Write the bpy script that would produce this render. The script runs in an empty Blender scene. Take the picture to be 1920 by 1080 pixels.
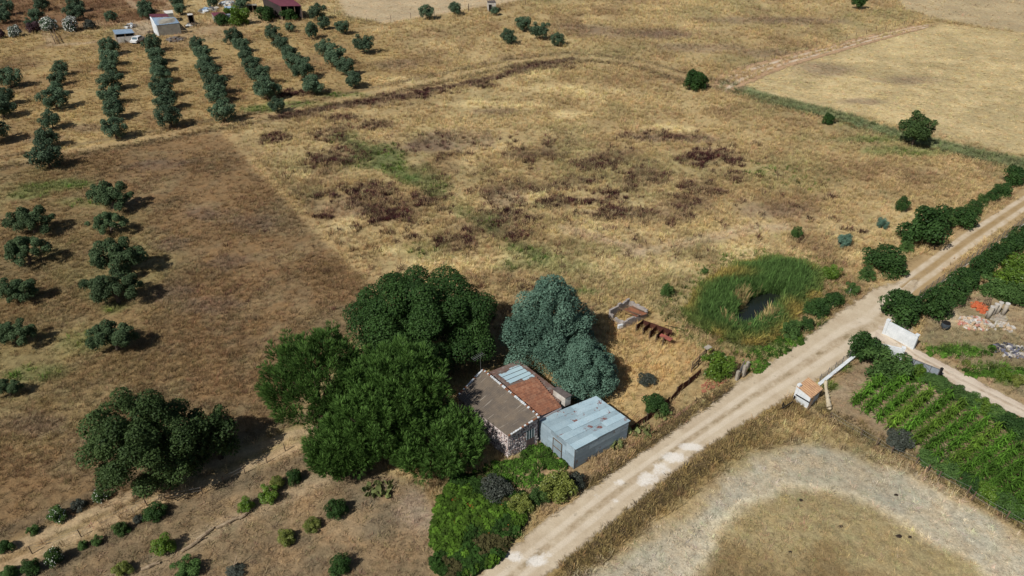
import bpy, math, random
import numpy as np
from mathutils import Vector

# ---------------------------------------------------------------- camera, sky, sun, exposure
SC = bpy.context.scene
COL = SC.collection
F_PX, CAM_H = 1330.0, 48.0
PITCH = math.atan(910.0 / F_PX)            # downward tilt of the drone camera
CP, SP = math.cos(PITCH), math.sin(PITCH)
SUN_AZ, SUN_EL = math.radians(44), math.radians(47)   # direction in which shadows fall (from +X), sun height

cam_d = bpy.data.cameras.new('camera'); cam = bpy.data.objects.new('camera', cam_d); COL.objects.link(cam)
cam.location = (0, 0, CAM_H); cam.rotation_euler = (math.pi / 2 - PITCH, 0, 0)
cam_d.sensor_width = 36.0; cam_d.lens = F_PX / 1920.0 * 36.0
cam_d.clip_start = 0.5; cam_d.clip_end = 9000
SC.camera = cam

W = bpy.data.worlds.new('World'); SC.world = W; W.use_nodes = True
wn = W.node_tree.nodes; wl = W.node_tree.links
sky = wn.new('ShaderNodeTexSky'); sky.sky_type = 'NISHITA'; sky.sun_disc = False
sky.sun_elevation = SUN_EL
to_sun = Vector((-math.cos(SUN_AZ), -math.sin(SUN_AZ), 0))
sky.sun_rotation = math.atan2(to_sun.x, to_sun.y)
sky.air_density = 1.0; sky.dust_density = 1.2
wl.new(sky.outputs[0], wn['Background'].inputs[0]); wn['Background'].inputs[1].default_value = 0.052

sun_d = bpy.data.lights.new('sun', 'SUN'); sun_d.energy = 4.7; sun_d.angle = math.radians(0.55); sun_d.color = (1.0, 0.96, 0.90)
sun = bpy.data.objects.new('sun', sun_d); COL.objects.link(sun)
ldir = Vector((math.cos(SUN_AZ) * math.cos(SUN_EL), math.sin(SUN_AZ) * math.cos(SUN_EL), -math.sin(SUN_EL)))
sun.rotation_euler = ldir.to_track_quat('-Z', 'Y').to_euler(); sun.location = (-60, -40, 90)

vs = SC.view_settings; vs.view_transform = 'Standard'; vs.look = 'None'; vs.exposure = 0.15; vs.gamma = 1.0
SC.cycles.use_denoising = True
SC.cycles.max_bounces = 5; SC.cycles.transparent_max_bounces = 8

RNG = np.random.default_rng(7)

# ---------------------------------------------------------------- survey: where a spot of the photograph lies on the ground (or at height z)
def P(x, y, z=0.0):
    v = y - 540.0; k = (CAM_H - z) / (F_PX * SP + v * CP)
    return Vector(((x - 960.0) * k, (F_PX * CP - v * SP) * k, z))
def unit(y, z=0.0):                        # metres per photograph pixel at that spot
    return (CAM_H - z) / (F_PX * SP + (y - 540.0) * CP)
def PL(pts): return np.array([P(a, b)[:2] for a, b in pts])

# ---------------------------------------------------------------- numpy noise and polygon fields
_NG = {}
def vnoise(X, Y, scale, seed):
    if seed not in _NG: _NG[seed] = np.random.default_rng(1000 + seed).random((256, 256))
    g = _NG[seed]; u = X / scale + 71.3; v = Y / scale + 37.7
    i = np.floor(u).astype(int); j = np.floor(v).astype(int); fu = u - i; fv = v - j
    fu = fu * fu * (3 - 2 * fu); fv = fv * fv * (3 - 2 * fv)
    i0, i1, j0, j1 = i % 256, (i + 1) % 256, j % 256, (j + 1) % 256
    return (g[i0, j0] * (1 - fu) + g[i1, j0] * fu) * (1 - fv) + (g[i0, j1] * (1 - fu) + g[i1, j1] * fu) * fv
def fbm(X, Y, scale, seed, o=4):
    a, t, s = 1.0, 0.0, 0.0
    for k in range(o):
        t = t + a * vnoise(X, Y, scale / 2 ** k, seed + k); s += a; a *= 0.55
    return t / s
def sstep(a, b, x): 
    t = np.clip((x - a) / (b - a), 0, 1); return t * t * (3 - 2 * t)
def sdist_poly(X, Y, poly):                # positive inside
    n = len(poly); d = np.full(X.shape, 1e9); ins = np.zeros(X.shape, bool)
    for k in range(n):
        ax, ay = poly[k]; bx, by = poly[(k + 1) % n]
        ex, ey = bx - ax, by - ay; wx, wy = X - ax, Y - ay
        t = np.clip((wx * ex + wy * ey) / (ex * ex + ey * ey + 1e-9), 0, 1)
        d = np.minimum(d, (wx - ex * t) ** 2 + (wy - ey * t) ** 2)
        c = ((ay > Y) != (by > Y)) & (X < (bx - ax) * (Y - ay) / (by - ay + 1e-12) + ax)
        ins ^= c
    d = np.sqrt(d); return np.where(ins, d, -d)
def dist_line(X, Y, pl):
    d = np.full(X.shape, 1e9)
    for k in range(len(pl) - 1):
        ax, ay = pl[k]; bx, by = pl[k + 1]; ex, ey = bx - ax, by - ay; wx, wy = X - ax, Y - ay
        t = np.clip((wx * ex + wy * ey) / (ex * ex + ey * ey + 1e-9), 0, 1)
        d = np.minimum(d, (wx - ex * t) ** 2 + (wy - ey * t) ** 2)
    return np.sqrt(d)
def blob(X, Y, px, py, rx, ry):            # soft ellipse: 1 at the centre, 0 at the rim; radii in photograph pixels
    c = P(px, py); a = rx * unit(py); b = max((P(px, py - ry).y - P(px, py + ry).y) / 2, .3)
    return 1 - np.sqrt(((X - c.x) / a) ** 2 + ((Y - c.y) / b) ** 2)

# ---------------------------------------------------------------- colours and materials
K_ALB = 0.82                               # photographed sunlit colour -> base colour
def lin(c):
    c = np.asarray(c, float) / 255.0
    return np.where(c <= .04045, c / 12.92, ((c + .055) / 1.055) ** 2.4)
def alb(c, k=1.0): return np.clip(lin(c) * K_ALB * k, 0, .9)
def rgba(c, k=1.0): return tuple(float(v) for v in alb(c, k)) + (1.0,)

MATS = {}
def newmat(name, rough=.9, spec=.2):
    m = bpy.data.materials.new(name); m.use_nodes = True; MATS[name] = m
    b = m.node_tree.nodes['Principled BSDF']; b.inputs['Roughness'].default_value = rough
    b.inputs['Specular IOR Level'].default_value = spec
    return m, m.node_tree.nodes, m.node_tree.links, b
def N(nodes, t, **kw):
    n = nodes.new(t)
    for k, v in kw.items(): setattr(n, k, v)
    return n
def mixc(nodes, links, fac, a, b, mode='MIX'):
    m = N(nodes, 'ShaderNodeMix', data_type='RGBA', blend_type=mode)
    for sock, val in ((m.inputs[0], fac), (m.inputs[6], a), (m.inputs[7], b)):
        if isinstance(val, bpy.types.NodeSocket): links.new(val, sock)
        else: sock.default_value = val
    return m.outputs[2]
def ramp(nodes, links, src, stops):
    r = N(nodes, 'ShaderNodeValToRGB'); e = r.color_ramp.elements
    while len(e) < len(stops): e.new(.5)
    for q, (p, c) in zip(e, stops):
        q.position = p; q.color = c if len(c) == 4 else tuple(c) + (1,)
    links.new(src, r.inputs[0]); return r.outputs[0]
def noise(nodes, links, scale, detail=4, vec=None, rough=.6, dist=0.0):
    n = N(nodes, 'ShaderNodeTexNoise'); n.inputs['Scale'].default_value = scale; n.inputs['Detail'].default_value = detail
    n.inputs['Roughness'].default_value = rough; n.inputs['Distortion'].default_value = dist
    if vec is not None: links.new(vec, n.inputs['Vector'])
    return n.outputs[0]
def grey(v): return (v, v, v, 1)
def obj_coord(nodes): return N(nodes, 'ShaderNodeTexCoord').outputs['Object']
def world_pos(nodes): return N(nodes, 'ShaderNodeNewGeometry').outputs['Position']

def plain(name, c, c2=None, scale=3.0, rough=.85, spec=.25, bump=.0, k=1.0):
    """two-tone weathered surface in world space"""
    if name in MATS: return MATS[name]
    m, n, l, b = newmat(name, rough, spec)
    c2 = c2 or tuple(int(v * .72) for v in c)
    pos = world_pos(n)
    f = noise(n, l, scale, 6, pos); f2 = ramp(n, l, f, [(.35, grey(0)), (.68, grey(1))])
    colr = mixc(n, l, f2, rgba(c, k), rgba(c2, k))
    g = noise(n, l, scale * 9, 3, pos); gg = ramp(n, l, g, [(.2, grey(.82)), (.8, grey(1.15))])
    l.new(mixc(n, l, 1.0, colr, gg, 'MULTIPLY'), b.inputs['Base Color'])
    if bump:
        bp = N(n, 'ShaderNodeBump'); bp.inputs['Strength'].default_value = bump; bp.inputs['Distance'].default_value = .03
        l.new(g, bp.inputs['Height']); l.new(bp.outputs[0], b.inputs['Normal'])
    return m

def leafmat(name, c_dark, c_light, trans=.25, rough=.55, spec=.3, vary=.25):
    """leaves: colour from each leaf's own tint and a per-tree shade"""
    if name in MATS: return MATS[name]
    m, n, l, b = newmat(name, rough, spec)
    a = N(n, 'ShaderNodeAttribute', attribute_name='tint')
    colr = ramp(n, l, a.outputs['Fac'], [(.0, c_dark), (1.0, c_light)])
    oi = N(n, 'ShaderNodeObjectInfo')
    mr = N(n, 'ShaderNodeMapRange'); mr.inputs[3].default_value = 1 - vary; mr.inputs[4].default_value = 1 + vary
    l.new(oi.outputs['Random'], mr.inputs[0])
    hs = N(n, 'ShaderNodeHueSaturation'); hs.inputs['Saturation'].default_value = 1.0
    l.new(colr, hs.inputs['Color']); l.new(mr.outputs[0], hs.inputs['Value'])
    l.new(hs.outputs[0], b.inputs['Base Color'])
    t = N(n, 'ShaderNodeBsdfTranslucent'); l.new(hs.outputs[0], t.inputs[0])
    mx = N(n, 'ShaderNodeMixShader'); mx.inputs[0].default_value = trans
    l.new(b.outputs[0], mx.inputs[1]); l.new(t.outputs[0], mx.inputs[2]); l.new(mx.outputs[0], n['Material Output'].inputs[0])
    return m
def col3(r, g, b): return (r, g, b, 1)

# ---------------------------------------------------------------- mesh helpers
def mesh(name, verts, faces, mat=None, smooth=False, attrs=None, uvs=None):
    me = bpy.data.meshes.new(name)
    me.from_pydata([tuple(v) for v in verts], [], [tuple(f) for f in faces])
    if smooth: me.polygons.foreach_set('use_smooth', [True] * len(me.polygons))
    if mat:
        for q in (mat if isinstance(mat, (list, tuple)) else [mat]): me.materials.append(q)
    for an, (tp, dom, data) in (attrs or {}).items():
        at = me.attributes.new(an, tp, dom)
        at.data.foreach_set('color' if tp == 'FLOAT_COLOR' else 'value', np.asarray(data, np.float32).ravel())
    if uvs is not None:
        ul = me.uv_layers.new(name='UVMap')
        idx = np.empty(len(me.loops), np.int32); me.loops.foreach_get('vertex_index', idx)
        ul.data.foreach_set('uv', np.asarray(uvs, np.float32)[idx].ravel())
    me.update(); return me
def quads_mesh(name, V, nv, mat, tint=None, smooth=False):
    """fast path: V is (n*nv, 3), consecutive groups of nv vertices make a face"""
    me = bpy.data.meshes.new(name); n = len(V) // nv
    me.vertices.add(len(V)); me.vertices.foreach_set('co', V.astype(np.float32).ravel())
    me.loops.add(len(V)); me.loops.foreach_set('vertex_index', np.arange(len(V), dtype=np.int32))
    me.polygons.add(n); me.polygons.foreach_set('loop_start', np.arange(0, len(V), nv, dtype=np.int32))
    me.materials.append(mat)
    if tint is not None:
        at = me.attributes.new('tint', 'FLOAT', 'POINT'); at.data.foreach_set('value', np.repeat(tint, nv).astype(np.float32))
    me.update(calc_edges=True); return me
def link(name, me, parent=None, loc=None, kind=None):
    o = bpy.data.objects.new(name, me); COL.objects.link(o)
    if parent: o.parent = parent
    if loc is not None: o.location = loc
    if kind: o['kind'] = kind
    return o
def tag(o, label, cat, group=None, kind=None):
    o['label'] = label; o['category'] = cat
    if group: o['group'] = group
    if kind: o['kind'] = kind
    return o
def thing(name, label, cat, loc, group=None, rz=0.0, scale=1.0):
    o = bpy.data.objects.new(name, None); COL.objects.link(o); o.location = loc; o.rotation_euler = (0, 0, rz)
    o.empty_display_size = .3; o.scale = (scale,) * 3 if not isinstance(scale, (tuple, list)) else scale
    return tag(o, label, cat, group, 'thing')
def part(name, t, verts, faces, mat, smooth=False, attrs=None, uvs=None, kind=None, top=None):
    """world-space vertices -> child of t (t or its parent sits unrotated at a world spot)"""
    org = Vector(top.location) if top else Vector(t.location)
    o = link(name, mesh(name, [Vector(v) - org for v in verts], faces, mat, smooth, attrs, uvs), t, kind=kind)
    return o
class MB:
    def __init__(s): s.v, s.f = [], []
    def add(s, v, f):
        k = len(s.v); s.v += [Vector(q) for q in v]; s.f += [tuple(i + k for i in q) for q in f]; return s
    def hexa(s, b4, t4):
        return s.add(list(b4) + list(t4), [(3, 2, 1, 0), (4, 5, 6, 7), (0, 1, 5, 4), (1, 2, 6, 5), (2, 3, 7, 6), (3, 0, 4, 7)])
    def box(s, c, size, rz=0.0, rx=0.0):
        ca, sa = math.cos(rz), math.sin(rz); hx, hy, hz = [q / 2 for q in size]
        def tr(x, y, z):
            y2, z2 = y * math.cos(rx) - z * math.sin(rx), y * math.sin(rx) + z * math.cos(rx)
            return Vector((c[0] + x * ca - y2 * sa, c[1] + x * sa + y2 * ca, c[2] + z2))
        b = [tr(-hx, -hy, -hz), tr(hx, -hy, -hz), tr(hx, hy, -hz), tr(-hx, hy, -hz)]
        t = [tr(-hx, -hy, hz), tr(hx, -hy, hz), tr(hx, hy, hz), tr(-hx, hy, hz)]
        return s.hexa(b, t)
    def beam(s, a, b, w, h=None, up=(0, 0, 1)):
        a, b = Vector(a), Vector(b); h = h or w; d = (b - a).normalized(); u = Vector(up)
        if abs(d.dot(u)) > .95: u = Vector((1, 0, 0))
        sx = d.cross(u).normalized() * w / 2; sz = sx.cross(d).normalized() * h / 2
        return s.hexa([a - sx - sz, a + sx - sz, a + sx + sz, a - sx + sz], [b - sx - sz, b + sx - sz, b + sx + sz, b - sx + sz])
    def tube(s, path, radii, n=7, cap=True):
        path = [Vector(p) for p in path]; k = len(s.v); m = len(path)
        for i, p in enumerate(path):
            d = (path[min(i + 1, m - 1)] - path[max(i - 1, 0)]).normalized()
            u = Vector((1, 0, 0)) if abs(d.x) < .8 else Vector((0, 1, 0))
            e1 = d.cross(u).normalized(); e2 = d.cross(e1)
            for q in range(n):
                a = 2 * math.pi * q / n; s.v.append(p + (e1 * math.cos(a) + e2 * math.sin(a)) * radii[i])
        for i in range(m - 1):
            for q in range(n): s.f.append((k + i * n + q, k + i * n + (q + 1) % n, k + (i + 1) * n + (q + 1) % n, k + (i + 1) * n + q))
        if cap: s.f.append(tuple(k + q for q in range(n))[::-1]); s.f.append(tuple(k + (m - 1) * n + q for q in range(n)))
        return s
    def prism(s, poly, z0, z1):
        n = len(poly); k = len(s.v)
        s.v += [Vector((p[0], p[1], z0)) for p in poly] + [Vector((p[0], p[1], z1 if not callable(z1) else z1(p))) for p in poly]
        s.f.append(tuple(range(k + n - 1, k - 1, -1))); s.f.append(tuple(range(k + n, k + 2 * n)))
        for i in range(n): s.f.append((k + i, k + (i + 1) % n, k + n + (i + 1) % n, k + n + i))
        return s
    def part(s, name, t, mat, smooth=False, top=None, kind=None): return part(name, t, s.v, s.f, mat, smooth, top=top, kind=kind)
def bil(q, u, v):                          # q = four corners, u along 0-1 / 3-2, v along 0-3
    return (Vector(q[0]) * (1 - u) + Vector(q[1]) * u) * (1 - v) + (Vector(q[3]) * (1 - u) + Vector(q[2]) * u) * v
def corrugated(q, nw, amp, nv=2, u0=0, u1=1, v0=0, v1=1, lift=0.0, sag=0.0, seg=4):
    """corrugated sheet over the quad q: waves counted along u, ribs running along v"""
    nu = max(int(nw * seg), 2); nrm = (Vector(q[1]) - Vector(q[0])).cross(Vector(q[3]) - Vector(q[0])).normalized()
    if abs(nrm.z) > .3 and nrm.z < 0: nrm = -nrm
    V, Fc, UV = [], [], []
    for j in range(nv + 1):
        for i in range(nu + 1):
            u = u0 + (u1 - u0) * i / nu; v = v0 + (v1 - v0) * j / nv
            ph = 2 * math.pi * nw * i / nu
            V.append(bil(q, u, v) + nrm * (amp * math.sin(ph) + lift - sag * math.sin(math.pi * j / nv) * 0.5)); UV.append((u, v))
    for j in range(nv):
        for i in range(nu): a = j * (nu + 1) + i; Fc.append((a, a + 1, a + nu + 2, a + nu + 1))
    return V, Fc, UV

# ================================================================ THE GROUND
POND = PL([(1283, 590), (1300, 552), (1330, 525), (1380, 498), (1450, 487), (1505, 494), (1543, 515), (1535, 548), (1500, 580), (1478, 618), (1440, 645), (1395, 648), (1340, 632), (1300, 612)])
WATER = PL([(1381, 603), (1393, 575), (1408, 556), (1440, 545), (1466, 549), (1452, 566), (1432, 580), (1410, 600), (1392, 608)])
BROWN = PL([(-200, 330), (0, 305), (140, 288), (330, 256), (432, 247), (520, 345), (640, 470), (705, 525), (660, 640), (540, 800), (300, 920), (0, 1040), (-300, 1100)])
OLIVEG = PL([(-250, 340), (60, 300), (200, 330), (290, 420), (330, 560), (330, 680), (180, 800), (0, 850), (-300, 900)])
ORCH = PL([(-400, 70), (0, 66), (210, 70), (640, 30), (720, 70), (830, 130), (640, 188), (420, 236), (140, 285), (-300, 330)])
TOPB = PL([(-500, -60), (240, -60), (330, 20), (250, 45), (100, 58), (-400, 62)])
TOPP = PL([(590, -80), (900, -80), (980, 0), (880, 18), (720, 44), (650, 30)])
TOPR = PL([(1600, -90), (2400, -90), (2400, 90), (1920, 62), (1790, 42), (1700, 18)])
PALE_R = PL([(1370, 165), (1480, 118), (1640, 76), (1770, 45), (1920, 62), (2300, 90), (2300, 380), (1920, 292), (1700, 238), (1500, 192)])
LANE = PL([(1372, 163), (1450, 188), (1560, 216), (1700, 258), (1830, 290), (1925, 310), (2100, 350)])
TRIA = PL([(-200, 1130), (0, 1075), (280, 960), (540, 842), (690, 872), (800, 925), (835, 1000), (830, 1100), (800, 1200), (-200, 1250)])
VERGE = PL([(1020, 1085), (1110, 1010), (1210, 930), (1330, 838), (1440, 765), (1490, 745), (1550, 790), (1500, 830), (1390, 855), (1300, 930), (1190, 1010), (1100, 1085), (1040, 1180), (900, 1180)])
STUB = PL([(1100, 1085), (1190, 1010), (1310, 925), (1400, 850), (1500, 832), (1580, 850), (1700, 890), (1830, 960), (1960, 1040), (2100, 1200), (1000, 1200)])
INNER = PL([(1290, 1090), (1340, 1010), (1400, 955), (1470, 928), (1560, 928), (1640, 955), (1720, 1000), (1790, 1040), (1850, 1090), (1900, 1200), (1200, 1200)])
YARD = PL([(1120, 600), (1180, 570), (1270, 610), (1300, 660), (1310, 700), (1250, 740), (1180, 800), (1140, 740), (1160, 690)])
FRONT = PL([(930, 870), (960, 855), (1015, 825), (1080, 885), (1180, 830), (1160, 870), (1080, 930), (1020, 970), (940, 930)])
TANGLE = PL([(835, 915), (900, 895), (960, 930), (1000, 945), (985, 985), (920, 1040), (860, 1085), (830, 1085), (822, 1000)])
GARDEN = PL([(1545, 735), (1640, 655), (1740, 700), (1960, 810), (2100, 900), (2100, 1080), (1960, 985), (1700, 852), (1560, 775)])
RIGHTG = PL([(1735, 600), (1800, 560), (1900, 540), (2200, 520), (2200, 880), (1920, 765), (1720, 655)])
ROADL = [(840, 1130), (905, 1080), (1000, 1004), (1062, 955), (1130, 905), (1240, 830), (1330, 766), (1400, 716), (1480, 662), (1560, 602), (1622, 562), (1660, 531), (1730, 480)]
ROADR = [(960, 1130), (1012, 1080), (1090, 1017), (1180, 945), (1300, 850), (1400, 785), (1468, 744), (1528, 710), (1590, 672), (1640, 648), (1690, 645), (1708, 590), (1765, 523)]
UPL = [(1668, 525), (1700, 500), (1800, 428), (1925, 352), (2050, 285)]
UPR = [(1716, 558), (1770, 520), (1830, 474), (1925, 405), (2060, 318)]
DRL = [(1640, 632), (1700, 668), (1760, 703), (1823, 738), (1920, 784), (2060, 852)]
DRR = [(1648, 590), (1708, 652), (1782, 690), (1844, 722), (1920, 762), (2060, 830)]
TRACK1 = PL([(-100, 325), (0, 305), (140, 282), (300, 254), (420, 232), (520, 212), (640, 186), (760, 160), (850, 142), (960, 118), (1060, 105), (1180, 115), (1300, 150), (1370, 165)])
TRACK2 = PL([(-60, 1080), (0, 1052), (120, 1000), (250, 940), (400, 885), (545, 828), (600, 815)])
DOCKLINE = PL([(520, 222), (600, 206), (700, 190), (780, 176), (845, 163), (905, 152), (960, 138), (1000, 126), (1075, 112)])
LOGSTRIP = PL([(180, 1100), (300, 1052), (400, 992), (470, 960), (600, 900)])
BOUND = PL([(425, 248), (470, 300), (520, 350), (570, 400), (640, 472), (700, 522)])
DITCH = PL([(1545, 768), (1620, 815), (1700, 858), (1800, 912), (1900, 968), (2000, 1030)])
DITCH2 = PL([(1712, 656), (1782, 692), (1844, 726), (1922, 768), (2060, 838)])
MAROON = [(622, 250, 34, 15), (650, 290, 50, 16), (600, 300, 25, 10), (690, 372, 75, 26), (590, 380, 20, 16), (640, 395, 50, 14), (745, 400, 70, 18), (800, 372, 40, 12), (850, 455, 40, 14),
          (905, 425, 60, 18), (950, 440, 45, 12), (945, 410, 60, 14), (1000, 290, 50, 13), (1028, 280, 20, 14), (975, 292, 30, 8), (1150, 296, 42, 10), (1110, 312, 40, 9), (1178, 285, 20, 8),
          (1212, 332, 42, 16), (1140, 372, 32, 12), (1180, 345, 25, 10), (1332, 290, 38, 15), (1300, 300, 30, 10), (1388, 334, 26, 10), (1315, 352, 40, 12), (1300, 380, 40, 18),
          (1260, 395, 40, 14), (1345, 360, 20, 8), (1030, 122, 55, 8), (985, 130, 35, 7), (810, 172, 40, 6), (760, 182, 50, 6), (700, 196, 60, 5), (560, 218, 60, 5), (540, 175, 40, 6), (640, 222, 30, 6), (900, 160, 30, 5),
          (700, 235, 40, 8), (520, 260, 30, 10), (1240, 410, 60, 10), (1060, 380, 50, 12), (1010, 350, 70, 10), (1370, 295, 40, 10), (1240, 255, 80, 8), (1150, 400, 70, 10), (1090, 340, 40, 8)]
PURPLE = [(945, 370, 48, 24), (850, 265, 90, 24), (800, 275, 50, 14), (1085, 52, 70, 9), (1180, 62, 120, 12), (1250, 66, 60, 7), (1310, 90, 100, 10), (1400, 38, 90, 8), (1520, 40, 80, 8), (1440, 100, 60, 10), (740, 120, 60, 12), (930, 210, 60, 8), (1280, 262, 90, 8),
          (1450, 395, 90, 16), (330, 545, 50, 22), (400, 570, 60, 20), (320, 460, 40, 14), (430, 490, 40, 18), (300, 310, 70, 14), (1540, 130, 70, 16), (1620, 190, 60, 6), (1700, 150, 60, 10), (470, 420, 50, 20), (380, 400, 50, 14), (90, 260, 40, 10), (250, 820, 90, 20), (60, 800, 80, 26), (160, 240, 40, 10)]
GREENB = PL([(640, 260), (690, 292), (740, 322), (790, 352), (850, 392), (900, 420), (955, 452), (1010, 480)])
GREENS = [(740, 322, 26, 7, .6), (768, 336, 18, 8, .7), (100, 350, 64, 11, .6), (60, 365, 40, 9, .45), (130, 345, 40, 8, .4), (215, 578, 30, 12, .5), (150, 380, 60, 10, .3),
          (640, 178, 60, 5, .6), (560, 196, 60, 6, .6), (490, 205, 40, 6, .6), (1100, 548, 30, 6, .5), (1420, 650, 70, 16, .6), (1490, 645, 60, 9, .6), (1560, 618, 30, 6, .4), (70, 700, 60, 16, .4), (180, 640, 60, 20, .25), (960, 880, 40, 10, .9), (1010, 850, 40, 16, .9), (930, 905, 40, 12, .8), (1700, 285, 90, 10, .5), (1640, 262, 80, 6, .5), (1480, 330, 120, 30, .15), (1060, 500, 60, 16, .25), (800, 470, 60, 20, .2)]
STRAW = [(820, 490, 70, 22), (640, 425, 40, 24), (560, 330, 40, 16), (740, 470, 40, 10), (990, 370, 45, 14), (1250, 242, 70, 10), (1050, 170, 110, 14), (900, 195, 90, 10), (1010, 140, 60, 10), (1160, 500, 160, 34), (990, 200, 60, 10), (760, 150, 60, 10), (1400, 470, 110, 16), (1120, 430, 110, 24), (900, 500, 60, 24), (1000, 480, 80, 24), (1080, 215, 60, 8)]
CHALK = [(1240, 880, 20, 16, .8), (1215, 898, 24, 14, .9), (1262, 858, 28, 12, 1), (1295, 838, 28, 9, 1), (1205, 905, 14, 10, .9), (1162, 905, 13, 7, .8), (1153, 940, 9, 6, .8), (965, 1045, 18, 12, 1), (1005, 1053, 24, 13, 1), (1020, 1040, 26, 9, .6), (1120, 930, 12, 6, .5)]

def mixto(C, m, c):
    m = np.clip(m, 0, 1)[..., None]; return C * (1 - m) + np.asarray(c, float) * m
def zone(X, Y, poly, soft=1.0, wob=1.2, seed=3):
    return sstep(-soft, soft, sdist_poly(X, Y, poly) + (fbm(X, Y, 6, seed, 3) - .5) * 2 * wob)

def ground_colour(X, Y):
    """what grows or lies at each spot: colours of soil, straw, weeds (as photographed in full sun)"""
    n1, n2, n3, n4 = fbm(X, Y, 26, 1), fbm(X, Y, 9, 11), fbm(X, Y, 3.2, 21), fbm(X, Y, 14, 31)
    C = np.zeros(X.shape + (3,)) + np.array([166, 138, 92.])
    C = mixto(C, sstep(.52, .72, n1) * .6, (186, 158, 108))
    C = mixto(C, sstep(.5, .72, n4) * .55, (143, 128, 84))
    C = mixto(C, sstep(.55, .75, n2) * .55, (138, 108, 74))
    C = mixto(C, sstep(.56, .75, n3) * .4, (190, 164, 116))
    z = zone(X, Y, ORCH, 2, 2); O = mixto(mixto(np.zeros_like(C) + np.array([160, 131, 84.]), sstep(.48, .66, n2) * .6, (136, 105, 70)), sstep(.55, .7, n4) * .5, (178, 148, 94)); C = C * (1 - z[..., None]) + O * z[..., None]
    z = zone(X, Y, BROWN, 2.2, 1.6)
    B = np.zeros_like(C) + np.array([134, 103, 68.])
    B = mixto(B, sstep(.48, .6, n3) * .45, (108, 88, 66)); B = mixto(B, sstep(.52, .7, n3) * .5, (148, 122, 82)); B = mixto(B, sstep(.5, .7, n4) * .35, (116, 98, 70))
    C = C * (1 - z[..., None]) + B * z[..., None]
    z = zone(X, Y, OLIVEG, 4, 4, 5) * (.35 + .5 * sstep(.42, .62, n2)); C = mixto(C, z * .8, (136, 120, 74))
    C = mixto(C, zone(X, Y, TOPB, 3, 3), (124, 90, 62)); C = mixto(C, zone(X, Y, TOPB, 3, 3) * sstep(.5, .68, n2) * .6, (150, 116, 78))
    C = mixto(C, zone(X, Y, TOPP, 1.5, 1) * .9, (184, 158, 124)); C = mixto(C, zone(X, Y, TOPR, 1.5, 1) * .8, (178, 154, 118))
    z = zone(X, Y, PALE_R, 1.5, 1.2)
    R = mixto(mixto(np.zeros_like(C) + np.array([186, 160, 112.]), sstep(.5, .7, n2) * .5, (162, 140, 98)), sstep(.52, .7, n3) * .5, (202, 174, 126)); C = C * (1 - z[..., None]) + R * z[..., None]
    w = 3.2 + 1.8 * (fbm(X, Y, 12, 41) - .5)
    C = mixto(C, (1 - sstep(.6, 1.15, dist_line(X, Y, LANE) / w)) * (.6 + .35 * n3), (102, 112, 72))
    C = mixto(C, zone(X, Y, TRIA, .8, .8), (132, 108, 78)); zt = zone(X, Y, TRIA, .8, .8)
    C = mixto(C, zt * sstep(.5, .66, n2) * .6, (112, 98, 78)); C = mixto(C, zt * sstep(.52, .68, n3) * .5, (156, 124, 88)); C = mixto(C, zt * np.clip(blob(X, Y, 800, 950, 70, 60) * 2, 0, 1) * .7, (160, 138, 118))
    C = mixto(C, zone(X, Y, VERGE, .5, .6), (150, 122, 74)); zv = zone(X, Y, VERGE, .5, .6); C = mixto(C, zv * sstep(.48, .64, n3) * .7, (122, 98, 62))
    zs = zone(X, Y, STUB, 1.2, 2.0); C = mixto(C, zs, (174, 158, 132)); C = mixto(C, zs * sstep(.48, .62, n3) * .5, (156, 147, 130)); C = mixto(C, zs * sstep(.52, .68, n2) * .45, (186, 171, 148))
    di = sdist_poly(X, Y, INNER) + (fbm(X, Y, 4, 51, 3) - .5) * 2.2
    zi = sstep(-.9, .9, di); C = mixto(C, (1 - sstep(.1, .8, np.abs(di + .4))) * .7, (206, 188, 156))
    C = mixto(C, zi, (160, 138, 96)); C = mixto(C, zi * sstep(.5, .64, n3) * .7, (158, 138, 96)); C = mixto(C, zi * sstep(.5, .66, n2) * .5, (120, 94, 58))
    C = mixto(C, np.clip(blob(X, Y, 1480, 800, 90, 26) * 1.6, 0, 1) * .8, (182, 154, 104))
    C = mixto(C, zone(X, Y, YARD, 1, 1), (182, 148, 96)); C = mixto(C, zone(X, Y, FRONT, .7, .7), (166, 136, 98))
    C = mixto(C, np.clip(blob(X, Y, 1030, 880, 46, 18) * 2, 0, 1) * .7, (168, 132, 92)); C = mixto(C, zone(X, Y, TANGLE, .9, 1.6) * .7, (92, 94, 56))
    C = mixto(C, zone(X, Y, GARDEN, .6, .5), (146, 120, 90)); zg = zone(X, Y, GARDEN, .6, .5); C = mixto(C, zg * sstep(.5, .66, n3) * .6, (168, 144, 116))
    C = mixto(C, zone(X, Y, RIGHTG, .6, .6), (156, 132, 98)); zr = zone(X, Y, RIGHTG, .6, .6); C = mixto(C, zr * sstep(.5, .62, n2) * .6, (128, 114, 80))
    for a, b, c_, d_, s_ in ((1790, 655, 70, 10, 1), (1850, 690, 60, 9, .9), (1900, 715, 50, 8, .8), (1895, 690, 40, 8, .5), (1635, 690, 40, 12, .0), (1580, 690, 26, 10, .7), (1556, 725, 22, 8, .6)): 
        C = mixto(C, np.clip(blob(X, Y, a, b, c_, d_) * 2.2 + (n3 - .5) * 1.2, 0, 1) * s_, (86, 104, 48))
    C = mixto(C, np.clip(blob(X, Y, 1770, 590, 46, 26) * 2, 0, 1) * .8, (196, 172, 140)); C = mixto(C, np.clip(blob(X, Y, 1845, 545, 40, 16) * 2, 0, 1) * .8, (176, 150, 118))
    # patches in the fields
    wob = (n3 - .5) * 1.6
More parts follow.
